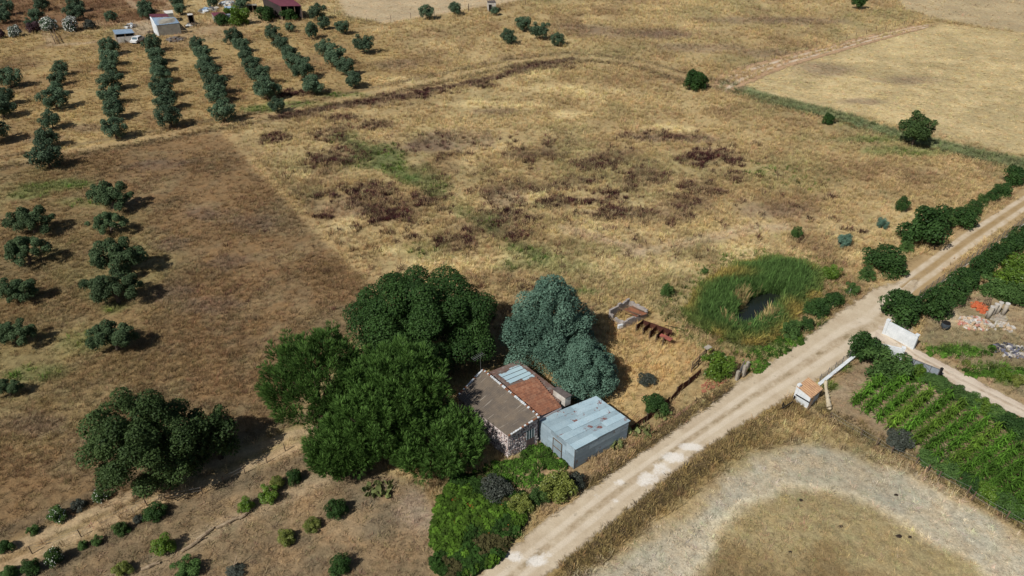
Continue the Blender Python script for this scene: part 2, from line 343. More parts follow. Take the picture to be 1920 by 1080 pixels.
    for px, py, rx, ry in STRAW: C = mixto(C, np.clip(blob(X, Y, px, py, rx, ry) * 1.8 + wob, 0, 1) * .75, (206, 178, 124))
    for px, py, rx, ry in PURPLE: C = mixto(C, np.clip(blob(X, Y, px, py, rx * 1.1, ry * 1.1) * 1.8 + wob, 0, 1) * .38, (112, 90, 80))
    for px, py, rx, ry in MAROON: C = mixto(C, np.clip(blob(X, Y, px, py, rx * 1.1, ry * 1.2) * 2 + wob, 0, 1) * .28, (100, 76, 62))
    C = mixto(C, np.clip((1 - dist_line(X, Y, GREENB) / 4.2) * 1.2 + (n2 - .5) * 3.4 - .15, 0, 1) * .75, (98, 110, 60))
    for px, py, rx, ry, s in GREENS: C = mixto(C, np.clip(blob(X, Y, px, py, rx * 1.2, ry * 1.2) * 2 + wob, 0, 1) * s, (100, 116, 58))
    # farm tracks, footpath, field margin, ditch banks
    d1 = dist_line(X, Y, TRACK1); C = mixto(C, (1 - sstep(.5, 1.5, d1)) * (.3 + .4 * n3), (172, 142, 100)); C = mixto(C, (1 - sstep(.3, 1.1, np.abs(d1 - 2.6))) * (.3 + .5 * n2), (112, 92, 66))
    d2 = dist_line(X, Y, TRACK2); C = mixto(C, (1 - sstep(.35, .75, np.abs(d2 - .85))) * .85, (172, 142, 106)); C = mixto(C, (1 - sstep(.2, .5, d2)) * .4, (150, 122, 86))
    C = mixto(C, (1 - sstep(.5, 1.3, dist_line(X, Y, LOGSTRIP))) * .55, (168, 142, 110)); C = mixto(C, (1 - sstep(.4, 1.0, np.abs(d2 - 2.7))) * .55, (104, 88, 66))
    C = mixto(C, (1 - sstep(.6, 2.0, dist_line(X, Y, DOCKLINE))) * (.35 + .4 * n3), (96, 72, 60))
    d3 = dist_line(X, Y, BOUND); C = mixto(C, (1 - sstep(.4, 1.4, d3)) * .6, (186, 154, 104))
    d4 = dist_line(X, Y, DITCH); C = mixto(C, (1 - sstep(.4, .9, d4)) * .8, (110, 96, 62)); C = mixto(C, (1 - sstep(.2, .5, np.abs(d4 - 1.2))) * .5, (156, 128, 92))
    d5 = dist_line(X, Y, DITCH2); C = mixto(C, (1 - sstep(.3, .8, d5)) * .8, (112, 92, 66)); C = mixto(C, (1 - sstep(.3, .8, np.abs(d5 - 1.3))) * .7, (170, 138, 100))
    for pl in ([(240, 0), (262, 18), (300, 22), (340, 18)], [(85, 60), (98, 84), (150, 82), (212, 74)], [(150, 48), (240, 44), (270, 40)], [(300, 20), (325, 8), (295, 0)], [(1180, 478), (1290, 455), (1400, 430), (1470, 425)], [(1060, 430), (1200, 470)]):
        C = mixto(C, (1 - sstep(.5, 1.6, dist_line(X, Y, PL(pl)))) * .6, (182, 154, 122))
    C = mixto(C, np.clip(blob(X, Y, 275, 52, 50, 22) * 2, 0, 1) * .8, (168, 146, 122)); C = mixto(C, np.clip(blob(X, Y, 380, 60, 90, 26) * 1.6, 0, 1) * .6, (166, 138, 104)); C = mixto(C, np.clip(blob(X, Y, 480, 40, 110, 14) * 1.6, 0, 1) * .5, (172, 142, 106))
    C = mixto(C, zone(X, Y, POND, .6, .6), (96, 98, 54))
    C = C * (.86 + .18 * fbm(X, Y, 5.5, 211, 4) + .10 * n3)[..., None] * 1.0
    lum = C @ np.array([.3, .6, .1]); return (C * .84 + lum[..., None] * .16) * np.array([.975, 1.0, 1.0])

def ground_height(X, Y):
    h = (fbm(X, Y, 5, 61, 3) - .5) * .10 + (fbm(X, Y, 1.1, 71, 2) - .5) * .05
    road = np.minimum(np.minimum(-sdist_poly(X, Y, ROADP), -sdist_poly(X, Y, DRIVEP)), -sdist_poly(X, Y, UPPERP))
    h = h * sstep(.2, 2.0, road)
    h = h - .02
    h = h - .75 * sstep(-.6, 2.2, sdist_poly(X, Y, WATER) + 1.2)
    h = h - .45 * (1 - sstep(.1, .8, dist_line(X, Y, DITCH))) - .40 * (1 - sstep(.1, .7, dist_line(X, Y, DITCH2)))
    return h
ROADX = list(ROADL[:-2]), list(ROADR[:-2])
def ribbon_poly(Lp, Rp): return np.array(list(PL(Lp)) + list(PL(Rp))[::-1])
ROADP, DRIVEP, UPPERP = ribbon_poly(ROADL, ROADR), ribbon_poly(DRL, DRR), ribbon_poly(UPL, UPR)

xs = np.concatenate([[-3200, -900, -420, -250, -200], np.arange(-172, 172.1, .46), [200, 250, 420, 900, 3200]])
ys = [24.0]; 
while ys[-1] < 236: ys.append(ys[-1] + .30 + .55 * max(0, (ys[-1] - 45)) / 180)
ys = np.concatenate([[-1500, -300, -60, 0, 14], ys, [250, 275, 330, 500, 1100, 3600]])
GX, GY = np.meshgrid(xs, ys)
shape = GX.shape; gx, gy = GX.ravel(), GY.ravel()
gz = ground_height(gx, gy); gcol = ground_colour(gx, gy)
nx, ny = len(xs), len(ys)
me = bpy.data.meshes.new('ground'); me.vertices.add(nx * ny)
me.vertices.foreach_set('co', np.stack([gx, gy, gz], 1).astype(np.float32).ravel())
ii, jj = np.meshgrid(np.arange(nx - 1), np.arange(ny - 1)); a = (jj * nx + ii).ravel()
Fq = np.stack([a, a + 1, a + nx + 1, a + nx], 1).astype(np.int32)
me.loops.add(Fq.size); me.loops.foreach_set('vertex_index', Fq.ravel())
me.polygons.add(len(Fq)); me.polygons.foreach_set('loop_start', np.arange(0, Fq.size, 4, dtype=np.int32))
at = me.attributes.new('col', 'FLOAT_COLOR', 'POINT')
at.data.foreach_set('color', np.concatenate([alb(gcol, 1.12), np.ones((len(gx), 1))], 1).astype(np.float32).ravel())
me.polygons.foreach_set('use_smooth', [True] * len(Fq)); me.update(calc_edges=True)
m, n, l, b = newmat('dry_ground', .95, .1)
ca = N(n, 'ShaderNodeAttribute', attribute_name='col'); pos = world_pos(n)
f1 = ramp(n, l, noise(n, l, 1.6, 4, pos, .7), [(.28, grey(.62)), (.5, grey(.98)), (.75, grey(1.30))])
f2 = ramp(n, l, noise(n, l, 7.0, 2, pos, .7), [(.25, grey(.72)), (.5, grey(1.0)), (.78, grey(1.26))])
c1 = mixc(n, l, 1.0, ca.outputs['Color'], f1, 'MULTIPLY'); c2 = mixc(n, l, 1.0, c1, f2, 'MULTIPLY')
hue = ramp(n, l, noise(n, l, .55, 3, pos, .65), [(.3, (1.05, .98, .90, 1)), (.55, (1, 1, 1, 1)), (.75, (.93, 1.0, .96, 1))])
l.new(mixc(n, l, 1.0, c2, hue, 'MULTIPLY'), b.inputs['Base Color'])
bp = N(n, 'ShaderNodeBump'); bp.inputs['Strength'].default_value = .7; bp.inputs['Distance'].default_value = .10
l.new(noise(n, l, 5.0, 3, pos, .75), bp.inputs['Height']); l.new(bp.outputs[0], b.inputs['Normal'])
me.materials.append(m)
ground = link('ground', me, kind='structure')

# ---------------------------------------------------------------- dirt roads: sheets just above the ground with ragged edges
def roadmat(name, c, c2, rut, edge_lo, edge_hi, chalk=False):
    m, n, l, b = newmat(name, .95, .12); pos = world_pos(n)
    uv = N(n, 'ShaderNodeUVMap'); sx = N(n, 'ShaderNodeSeparateXYZ'); l.new(uv.outputs[0], sx.inputs[0])
    base = mixc(n, l, ramp(n, l, noise(n, l, .45, 6, pos, .65), [(.35, grey(0)), (.7, grey(1))]), rgba(c), rgba(c2))
    def band(centre, half, soft):
        s1 = N(n, 'ShaderNodeMath', operation='SUBTRACT'); l.new(sx.outputs[0], s1.inputs[0]); s1.inputs[1].default_value = centre
        ab = N(n, 'ShaderNodeMath', operation='ABSOLUTE'); l.new(s1.outputs[0], ab.inputs[0])
        mr = N(n, 'ShaderNodeMapRange', interpolation_type='SMOOTHSTEP'); l.new(ab.outputs[0], mr.inputs[0])
        mr.inputs[1].default_value = half; mr.inputs[2].default_value = half + soft; mr.inputs[3].default_value = 1; mr.inputs[4].default_value = 0
        return mr.outputs[0]
    def mul(p, q):
        mm = N(n, 'ShaderNodeMath', operation='MULTIPLY'); l.new(p, mm.inputs[0])
        if isinstance(q, bpy.types.NodeSocket): l.new(q, mm.inputs[1])
        else: mm.inputs[1].default_value = q
        return mm.outputs[0]
    crown = mul(band(.5, .02, .045), ramp(n, l, noise(n, l, .42, 6, pos, .78), [(.47, grey(0)), (.62, grey(1))]))
    colr = mixc(n, l, mul(crown, .8), base, rgba(rut))
    for cen in (.37, .65):
        wheel = mul(band(cen, .035, .06), ramp(n, l, noise(n, l, .5, 4, pos, .7), [(.3, grey(.2)), (.6, grey(.75))])); colr = mixc(n, l, wheel, colr, rgba((212, 199, 178)))
    colr = mixc(n, l, mul(band(.5, .05, .06), ramp(n, l, noise(n, l, 1.6, 5, pos, .7), [(.4, grey(0)), (.65, grey(.5))])), colr, rgba((158, 136, 106)))
    ca = N(n, 'ShaderNodeAttribute', attribute_name='chalk')
    th = N(n, 'ShaderNodeMath', operation='ADD'); l.new(ca.outputs['Fac'], th.inputs[0]); l.new(noise(n, l, 2.2, 6, pos, .75), th.inputs[1])
    colr = mixc(n, l, ramp(n, l, th.outputs[0], [(.70, grey(0)), (1.10, grey(.72))]), colr, rgba((232, 228, 220)))
    pot = ramp(n, l, noise(n, l, 1.3, 5, pos, .6), [(.63, grey(1)), (.72, grey(.70))]); colr = mixc(n, l, 1.0, colr, pot, 'MULTIPLY')
    fine = ramp(n, l, noise(n, l, 9, 4, pos, .7), [(.25, grey(.84)), (.75, grey(1.12))]); l.new(mixc(n, l, 1.0, colr, fine, 'MULTIPLY'), b.inputs['Base Color'])
    bp = N(n, 'ShaderNodeBump'); bp.inputs['Strength'].default_value = .5; bp.inputs['Distance'].default_value = .05; l.new(noise(n, l, 4, 6, pos, .7), bp.inputs['Height']); l.new(bp.outputs[0], b.inputs['Normal'])
    # the dirt peters out raggedly into the grass
    e = N(n, 'ShaderNodeMath', operation='SUBTRACT'); l.new(sx.outputs[0], e.inputs[0]); e.inputs[1].default_value = .5
    e2 = N(n, 'ShaderNodeMath', operation='ABSOLUTE'); l.new(e.outputs[0], e2.inputs[0])
    nz = N(n, 'ShaderNodeMath', operation='MULTIPLY_ADD'); l.new(noise(n, l, .9, 6, pos, .7), nz.inputs[0]); nz.inputs[1].default_value = .40
    ve = N(n, 'ShaderNodeMapRange', interpolation_type='SMOOTHSTEP'); l.new(sx.outputs[1], ve.inputs[0]); ve.inputs[1].default_value = 16.4; ve.inputs[2].default_value = 19.8; ve.inputs[3].default_value = 0; ve.inputs[4].default_value = .55
    va = N(n, 'ShaderNodeMath', operation='ADD'); l.new(e2.outputs[0], va.inputs[0]); l.new(ve.outputs[0], va.inputs[1]); l.new(va.outputs[0], nz.inputs[2])
    al = N(n, 'ShaderNodeMapRange'); l.new(nz.outputs[0], al.inputs[0]); al.inputs[1].default_value = edge_lo; al.inputs[2].default_value = edge_hi; al.inputs[3].default_value = 1; al.inputs[4].default_value = 0
    l.new(al.outputs[0], b.inputs['Alpha']); return m
def resample(pl, k):
    pl = np.asarray(pl); d = np.concatenate([[0], np.cumsum(np.hypot(*np.diff(pl, axis=0).T))]); t = np.linspace(0, d[-1], k)
    return np.stack([np.interp(t, d, pl[:, 0]), np.interp(t, d, pl[:, 1])], 1)
def ribbon(name, Lp, Rp, mat, z, nl, nw, widen=1.36, bump=.0):
    A, B = resample(PL(Lp), nl + 1), resample(PL(Rp), nl + 1); mid = (A + B) / 2; A = mid + (A - mid) * widen; B = mid + (B - mid) * widen
    V, UV = [], []
    for i in range(nl + 1):
        for j in range(nw + 1):
            u = j / nw; p = A[i] * (1 - u) + B[i] * u; V.append((p[0], p[1], z)); UV.append((u, i / nl * 20))
    V = np.array(V); dips = np.minimum(np.abs(np.array(UV)[:, 0] - .37), np.abs(np.array(UV)[:, 0] - .65))
    V[:, 2] += -.035 * np.exp(-(dips / .06) ** 2) * bump + .05 * bump * np.exp(-((np.array(UV)[:, 0] - .5) / .07) ** 2) + .02 * (fbm(V[:, 0], V[:, 1], 1.6, 81, 3) - .4)
    ch = np.zeros(len(V))
    for px, py, rx, ry, s in CHALK: ch = np.maximum(ch, np.clip(blob(V[:, 0], V[:, 1], px, py, rx * 1.25, ry * 1.25) * .9, 0, .55) * s)
    Fc = [(i * (nw + 1) + j, i * (nw + 1) + j + 1, (i + 1) * (nw + 1) + j + 1, (i + 1) * (nw + 1) + j) for i in range(nl) for j in range(nw)]
    return link(name, mesh(name, V, Fc, mat, True, {'chalk': ('FLOAT', 'POINT', ch)}, UV), kind='structure')
SAND = ((200, 185, 160), (180, 162, 136), (128, 112, 80))
ribbon('dirt_road', ROADL, ROADR, roadmat('sandy_road', *SAND, .58, .68), .036, 260, 26, bump=.8)
ribbon('grassy_track', UPL, UPR, roadmat('straw_track', (176, 152, 114), (158, 134, 96), (150, 124, 80), .52, .72), .020, 120, 22, bump=.25)
ribbon('driveway', DRL, DRR, roadmat('pale_driveway', (206, 192, 174), (186, 168, 148), (150, 128, 100), .58, .66), .05, 90, 12, bump=.4)
FT_L = [(1335, 165), (1350, 142), (1400, 125), (1480, 103), (1600, 74), (1700, 51), (1775, 36)]
FT_R = [(1365, 175), (1395, 158), (1440, 137), (1500, 117), (1610, 86), (1705, 60), (1785, 46)]
ribbon('farm_track', FT_L, FT_R, roadmat('reddish_track', (184, 152, 120), (170, 142, 112), (150, 126, 92), .56, .70), .04, 90, 12, bump=.5)

# pond water
wm, n, l, b = newmat('pond_water', .06, .5); b.inputs['Base Color'].default_value = (.012, .016, .012, 1)
bp = N(n, 'ShaderNodeBump'); bp.inputs['Strength'].default_value = .15; bp.inputs['Distance'].default_value = .02; l.new(noise(n, l, 3, 3, world_pos(n)), bp.inputs['Height']); l.new(bp.outputs[0], b.inputs['Normal'])
wc = WATER.mean(0); wp = [wc + (p - wc) * 1.45 for p in WATER]
link('pond_water', mesh('pond_water', [(p[0], p[1], -.38) for p in wp], [tuple(range(len(wp)))], wm), kind='structure')

# ================================================================ BUILDINGS
def streaky(name, c, c2, light, su, sv, k=1.0, rough=.85, spec=.2, rust=None, rust_at=.62):
    """weathered sheeting: streaks run along the ribs (v), optional rust that breaks through"""
    if name in MATS: return MATS[name]
    m, n, l, b = newmat(name, rough, spec); uv = N(n, 'ShaderNodeUVMap'); pos = world_pos(n)
    mp = N(n, 'ShaderNodeMapping'); mp.inputs['Scale'].default_value = (su, sv, 1); l.new(uv.outputs[0], mp.inputs[0])
    s = noise(n, l, 1.0, 4, mp.outputs[0], .6)
    col = mixc(n, l, ramp(n, l, noise(n, l, 1.1, 5, pos, .65), [(.35, grey(0)), (.66, grey(1))]), rgba(c, k), rgba(c2, k))
    col = mixc(n, l, ramp(n, l, s, [(.60, grey(0)), (.70, grey(.75))]), col, rgba(light, k))
    oi = N(n, 'ShaderNodeObjectInfo'); mr = N(n, 'ShaderNodeMapRange'); mr.inputs[3].default_value = .70; mr.inputs[4].default_value = 1.16; l.new(oi.outputs['Random'], mr.inputs[0])
    hs = N(n, 'ShaderNodeHueSaturation'); l.new(col, hs.inputs['Color']); l.new(mr.outputs[0], hs.inputs['Value']); col = hs.outputs[0]
    if rust:
        ad = N(n, 'ShaderNodeVectorMath', operation='ADD'); l.new(pos, ad.inputs[0]); cx = N(n, 'ShaderNodeCombineXYZ'); l.new(oi.outputs['Random'], cx.inputs[0]); sc = N(n, 'ShaderNodeVectorMath', operation='SCALE'); l.new(cx.outputs[0], sc.inputs[0]); sc.inputs['Scale'].default_value = 37.0; l.new(sc.outputs[0], ad.inputs[1])
        r1 = noise(n, l, 1.15, 6, ad.outputs[0], .68)
        col = mixc(n, l, ramp(n, l, r1, [(rust_at, grey(0)), (rust_at + .035, grey(.95))]), col, rgba(rust, k))
    g = ramp(n, l, noise(n, l, 11, 3, pos, .7), [(.25, grey(.86)), (.75, grey(1.1))]); l.new(mixc(n, l, 1.0, col, g, 'MULTIPLY'), b.inputs['Base Color'])
    return m
M_FIBRE = streaky('fibre_cement', (116, 104, 90), (96, 88, 80), (172, 164, 152), 46, 1.6)
M_ZINC = streaky('zinc_sheet', (176, 198, 206), (160, 184, 194), (196, 212, 218), 5, 3, rough=.5, spec=.4, rust=(128, 84, 76), rust_at=.60)
M_ZINCW = streaky('zinc_wall', (158, 176, 186), (140, 158, 168), (178, 192, 198), 3, 9, rough=.55, spec=.35, rust=(128, 112, 104), rust_at=.62)
M_RUST = streaky('rusty_sheet', (96, 58, 46), (74, 44, 38), (124, 84, 66), 6, 2, rough=.9)
M_TERRA = plain('terracotta', (156, 106, 78), (118, 80, 64), 1.3, .9)
M_WHITE = plain('whitewash', (226, 230, 232), (198, 204, 206), 1.0, .9, .2)
M_WHITED = plain('stained_whitewash', (206, 202, 194), (168, 160, 148), 1.4, .9, .2)
M_MORTAR = plain('pale_mortar', (222, 212, 208), (196, 182, 178), 2.2, .95)
M_WOOD = plain('grey_wood', (120, 102, 84), (90, 76, 62), 3, .95)
M_PALEWOOD = plain('pale_wood', (186, 162, 124), (150, 126, 92), 2, .9)
M_DARK = plain('dark_gap', (34, 32, 30), (24, 22, 22), 2, .9)
M_STEEL = plain('grey_steel', (120, 122, 124), (96, 92, 90), 4, .5, .5)
M_CONC = plain('concrete', (176, 168, 154), (146, 138, 126), 2, .95)
M_GLASS, _n, _l, _b = newmat('window_glass', .08, .5); _b.inputs['Base Color'].default_value = (.06, .10, .12, 1)

# ---- stone house -------------------------------------------------------------------------------------------
A0, B0 = P(953, 860), P(1012, 829)
At, Ct, Dt, Bt = P(953, 818, 2.85), P(857, 743.5, 2.85), P(905.5, 693.4, 3.45), P(1011.4, 781.5, 3.45)
house = thing('stone_house', 'stone clad house with grey corrugated roof beside the tin shed', 'house', (At.x, At.y, 0))
roofq = [At, Ct, Dt, Bt]                                   # u along the eave, v up to the ridge
def inset(q, k):
    c = sum((Vector(p) for p in q), Vector()) / 4; return [c + (Vector(p) - c) * k for p in q]
fp = inset([(p.x, p.y, 0) for p in roofq], .965)
hts = [At.z - .12, Ct.z - .12, Dt.z - .12, Bt.z - .12]
mb = MB(); mb.hexa([Vector((p.x, p.y, -.2)) for p in fp][::-1], [Vector((p.x, p.y, h)) for p, h in zip(fp, hts)][::-1]); mb.part('wall', house, M_MORTAR)
V, Fc, UV = corrugated(inset(roofq, 1.02), 38, .028, 3, seg=6)
hroof = part('roof', house, V, Fc, M_FIBRE, True, uvs=UV)
# stones laid in the mortar of the two walls in view: irregular, proud of the wall
stones_v, stones_f, stones_c = [], [], []
rs = random.Random(4)
PALETTE = [(126, 108, 108), (152, 134, 130), (100, 88, 92), (170, 150, 144), (196, 178, 172), (140, 114, 106), (112, 102, 110), (208, 198, 194), (84, 74, 76), (214, 204, 198)]
def clad(p0, p1, h0, h1, hole=None):
    d = (p1 - p0); Ln = d.length; d.normalize(); nrm = Vector((d.y, -d.x, 0))
    rows = int(max(h0, h1) / .19)
    for r in range(rows):
        z = .09 + r * .19; x = rs.uniform(.02, .12)
        while x < Ln - .08:
            w = rs.uniform(.16, .30); zt = (h0 + (h1 - h0) * (x / Ln)) - .12
            if z < zt and not (hole and hole[0] < x + w / 2 < hole[1] and z < hole[2]):
                cx, cz = x + w / 2, z + rs.uniform(-.03, .03); k = len(stones_v); nn = 6
                off = rs.uniform(.018, .045); ring = []
                for q in range(nn):
                    a = 2 * math.pi * q / nn + rs.uniform(-.25, .25); ring.append((cx + math.cos(a) * w * .46 * rs.uniform(.75, 1.05), cz + math.sin(a) * .088 * rs.uniform(.75, 1.1)))
                for (qx, qz) in ring: stones_v.append(p0 + d * qx + nrm * .002 + Vector((0, 0, qz)))
                for (qx, qz) in ring: stones_v.append(p0 + d * (cx + (qx - cx) * .86) + nrm * off + Vector((0, 0, cz + (qz - cz) * .86)))
                stones_f.append(tuple(k + nn + q for q in range(nn)))
                for q in range(nn): stones_f.append((k + q, k + (q + 1) % nn, k + nn + (q + 1) % nn, k + nn + q))
                c = alb(rs.choice(PALETTE), rs.uniform(.8, 1.15)); stones_c.extend([list(c) + [1.0]] * (2 * nn))
            x += w
fA, fC, fD, fB = [Vector((p.x, p.y, 0)) for p in fp]
clad(fC, fA, Ct.z, At.z)
clad(fA, fB, At.z, Bt.z, hole=((fB - fA).length * .60, (fB - fA).length * .90, 2.3))
ms, n, l, b = newmat('field_stone', .9, .2); ca = N(n, 'ShaderNodeAttribute', attribute_name='scol')
l.new(mixc(n, l, 1.0, ca.outputs['Color'], ramp(n, l, noise(n, l, 14, 3, world_pos(n)), [(.2, grey(.75)), (.8, grey(1.2))]), 'MULTIPLY'), b.inputs['Base Color'])
part('stone_cladding', house, stones_v, stones_f, ms, attrs={'scol': ('FLOAT_COLOR', 'POINT', stones_c)}, kind='stuff')
# door with a glazed upper half
gd = (fB - fA); gl = gd.length; gd.normalize(); gn = Vector((gd.y, -gd.x, 0))
def wallbox(u0, u1, z0, z1, o0, o1):
    a, b2 = fA + gd * u0, fA + gd * u1
    return MB().hexa([a + gn * o1 + Vector((0, 0, z0)), b2 + gn * o1 + Vector((0, 0, z0)), b2 + gn * o0 + Vector((0, 0, z0)), a + gn * o0 + Vector((0, 0, z0))], [a + gn * o1 + Vector((0, 0, z1)), b2 + gn * o1 + Vector((0, 0, z1)), b2 + gn * o0 + Vector((0, 0, z1)), a + gn * o0 + Vector((0, 0, z1))])
u0, u1 = gl * .62, gl * .89
door = wallbox(u0, u1, .12, 1.12, -.05, .03).part('door', house, plain('door_paint', (112, 96, 92), (92, 78, 76), 2))
win = wallbox(u0, u1, 1.14, 2.24, -.05, .02).part('window', house, plain('window_green', (96, 112, 110), (80, 96, 96), 2))
for q in range(3): wallbox(u0 + .05 + (u1 - u0 - .07) * q / 3, u0 + .02 + (u1 - u0 - .07) * (q + 1) / 3, 1.2, 2.18, .018, .026).part('pane', win, M_GLASS, top=house)
mb = MB()
for q in range(4):
    uu = u0 + .01 + (u1 - u0 - .05) * q / 3; w = wallbox(uu, uu + .035, 1.15, 2.23, .02, .045); mb.add(w.v, w.f)
mb.part('frame', win, M_WHITE, top=house)
wallbox(u0 - .05, u1 + .05, .0, .11, -.02, .25).part('door_step', house, M_CONC)
# mortar-bedded verge and ridge: whitewashed lumps with terracotta between
def verge(p, q, t, k0, dz=.04):
    d = q - p; k = int(d.length / .22); w = MB(); r = MB()
    for i in range(k):
        c = p + d * ((i + .5) / k); s = rs.uniform(.8, 1.15); tgt = w if rs.random() < .62 else r
        tgt.box((c.x, c.y, c.z + dz), (.19 * s, .16 * s, .10 * s), math.atan2(d.y, d.x) + rs.uniform(-.15, .15), 0)
    return w, r
for nm, (p, q) in (('ridge', (Bt, Dt)), ('verge', (At, Bt)), ('verge', (Ct, Dt))):
    w, r = verge(p, q, house, 0); o = w.part(nm + '_mortar', house, M_WHITE, kind='stuff'); r.part(nm + '_tiles', house, M_TERRA, kind='stuff')
# rear wing: rusty flat sheeting with worn blue paint, and a terracotta pitch
F1, F2, F3, F4 = P(914.6, 698.3, 2.95), P(972.4, 674.9, 2.6), P(1063, 744, 2.6), P(1012.5, 780, 3.0)
fq = [F1, F4, F3, F2]
wing_fp = inset([(p.x, p.y, 0) for p in fq], .97)
MB().hexa([Vector((p.x, p.y, -.2)) for p in wing_fp], [Vector((p.x, p.y, z.z - .07)) for p, z in zip(wing_fp, fq)]).part('rear_wall', house, M_WHITED)
mf, n, l, b = newmat('rusted_roof', .85, .2); uv = N(n, 'ShaderNodeUVMap'); sx = N(n, 'ShaderNodeSeparateXYZ'); l.new(uv.outputs[0], sx.inputs[0]); pos = world_pos(n)
base = mixc(n, l, ramp(n, l, noise(n, l, 1.2, 6, pos, .7), [(.35, grey(0)), (.65, grey(1))]), rgba((112, 80, 70)), rgba((122, 112, 104)))
base = mixc(n, l, ramp(n, l, noise(n, l, 2.4, 6, pos, .75), [(.58, grey(0)), (.64, grey(.8))]), base, rgba((156, 146, 142)))
def boxmask(x0, x1, y0, y1):
    out = None
    for s_, lo, hi in ((0, x0, x1), (1, y0, y1)):
        nz = N(n, 'ShaderNodeMath', operation='MULTIPLY_ADD'); l.new(noise(n, l, 2.2, 5, pos, .7), nz.inputs[0]); nz.inputs[1].default_value = .14; l.new(sx.outputs[s_], nz.inputs[2])
        g1 = N(n, 'ShaderNodeMath', operation='GREATER_THAN'); l.new(nz.outputs[0], g1.inputs[0]); g1.inputs[1].default_value = lo + .07
        g2 = N(n, 'ShaderNodeMath', operation='LESS_THAN'); l.new(nz.outputs[0], g2.inputs[0]); g2.inputs[1].default_value = hi + .07
        for g in (g1, g2):
            if out is None: out = g.outputs[0]
            else:
                mm = N(n, 'ShaderNodeMath', operation='MULTIPLY'); l.new(out, mm.inputs[0]); l.new(g.outputs[0], mm.inputs[1]); out = mm.outputs[0]
    return out
mask1, mask2 = boxmask(.12, .345, .18, .56), boxmask(.09, .40, .55, .88)
col = mixc(n, l, mask1, base, rgba((172, 198, 208))); col = mixc(n, l, mask2, col, rgba((176, 202, 210)))
l.new(col, b.inputs['Base Color'])
V, Fc, UV = corrugated(fq, 14, .012, 2, seg=4); flat = part('flat_roof', house, V, Fc, mf, True, uvs=UV)
for uq in (.10, .18, .26, .34):
    a, c = bil(fq, uq, .12), bil(fq, uq + .02, .92); MB().beam(a + Vector((0, 0, .02)), c + Vector((0, 0, .02)), .03, .03).part('batten', flat, plain('dark_batten', (84, 74, 70), (70, 60, 58), 3), top=house)
T1, T2, T3, T4 = P(949.5, 726, 3.14), P(1004.9, 706.8, 2.82), P(1053, 763, 2.82), P(1012, 780.5, 3.14)
tq = [T1, T4, T3, T2]
V, Fc, UV = [], [], []
courses = 9
for cidx in range(courses):                                  # each course overlaps the one below by a small step
    v, f, u = corrugated(tq, 16, .065, 1, v0=cidx / courses, v1=(cidx + 1.05) / courses, lift=.0, seg=6)
    k = len(V); half = len(v) // 2; up = Vector((0, 0, 1))
    for i2, q in enumerate(v): V.append(q + up * (.022 if i2 >= half else .0) )
    UV += u; Fc += [tuple(i2 + k for i2 in q) for q in f]
mt, n, l, b = newmat('roof_tiles', .9, .15); pos = world_pos(n); uv = N(n, 'ShaderNodeUVMap'); mp = N(n, 'ShaderNodeMapping'); mp.inputs['Scale'].default_value = (16, 9, 1); l.new(uv.outputs[0], mp.inputs[0])
cell = N(n, 'ShaderNodeTexWhiteNoise'); fl = N(n, 'ShaderNodeVectorMath', operation='FLOOR'); l.new(mp.outputs[0], fl.inputs[0]); l.new(fl.outputs[0], cell.inputs['Vector'])
col = ramp(n, l, cell.outputs['Value'], [(0, rgba((136, 94, 74))), (.5, rgba((152, 104, 80))), (1, rgba((168, 124, 98)))])
col = mixc(n, l, ramp(n, l, noise(n, l, 1.4, 6, pos, .7), [(.45, grey(0)), (.7, grey(.7))]), col, rgba((112, 86, 74))); l.new(col, b.inputs['Base Color'])
part('tiled_roof', house, V, Fc, mt, True, uvs=UV)
hm = MB(); hm.prism([bil(tq, 0, 0)[:2], bil(tq, 1, 0)[:2], bil(tq, 1, 1)[:2], bil(tq, 0, 1)[:2]], 2.55, lambda p: 2.78); hm.part('roof_bed', house, M_MORTAR)
ch = thing('chimney_block', 'white chimney block with dark capping at the end of the tiled roof', 'chimney', P(1050, 757, 2.5))
c0, c1, c2, c3 = P(1037, 740, 2.75), P(1058, 764, 2.45), P(1072, 752, 2.45), P(1052, 731, 2.75)
tp = [P(1037.5, 730.5, 3.35), P(1060, 746.5, 3.35), P(1070.5, 741.5, 3.35), P(1047, 727, 3.35)]
MB().hexa([Vector((p.x, p.y, 2.3)) for p in tp], tp).part('shaft', ch, M_WHITED)
capq = inset(tp, 1.12); MB().hexa([p + Vector((0, 0, .005)) for p in capq], [p + Vector((0, 0, .09)) for p in capq]).part('cap', ch, plain('dark_slab', (104, 96, 92), (80, 72, 70), 2))
# aerial on the ridge end
an = thing('tv_antenna', 'thin television antenna on a mast at the far roof corner', 'antenna', Dt + Vector((-.2, -.1, -.05)))
ab = Vector(an.location); MB().tube([ab, ab + Vector((0, 0, 2.0))], [.022, .018], 6).part('mast', an, M_STEEL)
MB().beam(ab + Vector((.25, .3, 1.9)), ab + Vector((-.65, -.55, 1.9)), .025).part('boom', an, M_STEEL)
for q in range(7):
    c = ab + Vector((.25, .3, 1.9)) + Vector((-.9, -.85, 0)) * (q / 6); MB().beam(c + Vector((-.22, .24, .015)), c + Vector((.22, -.24, .015)), .016).part('element', an, M_STEEL)

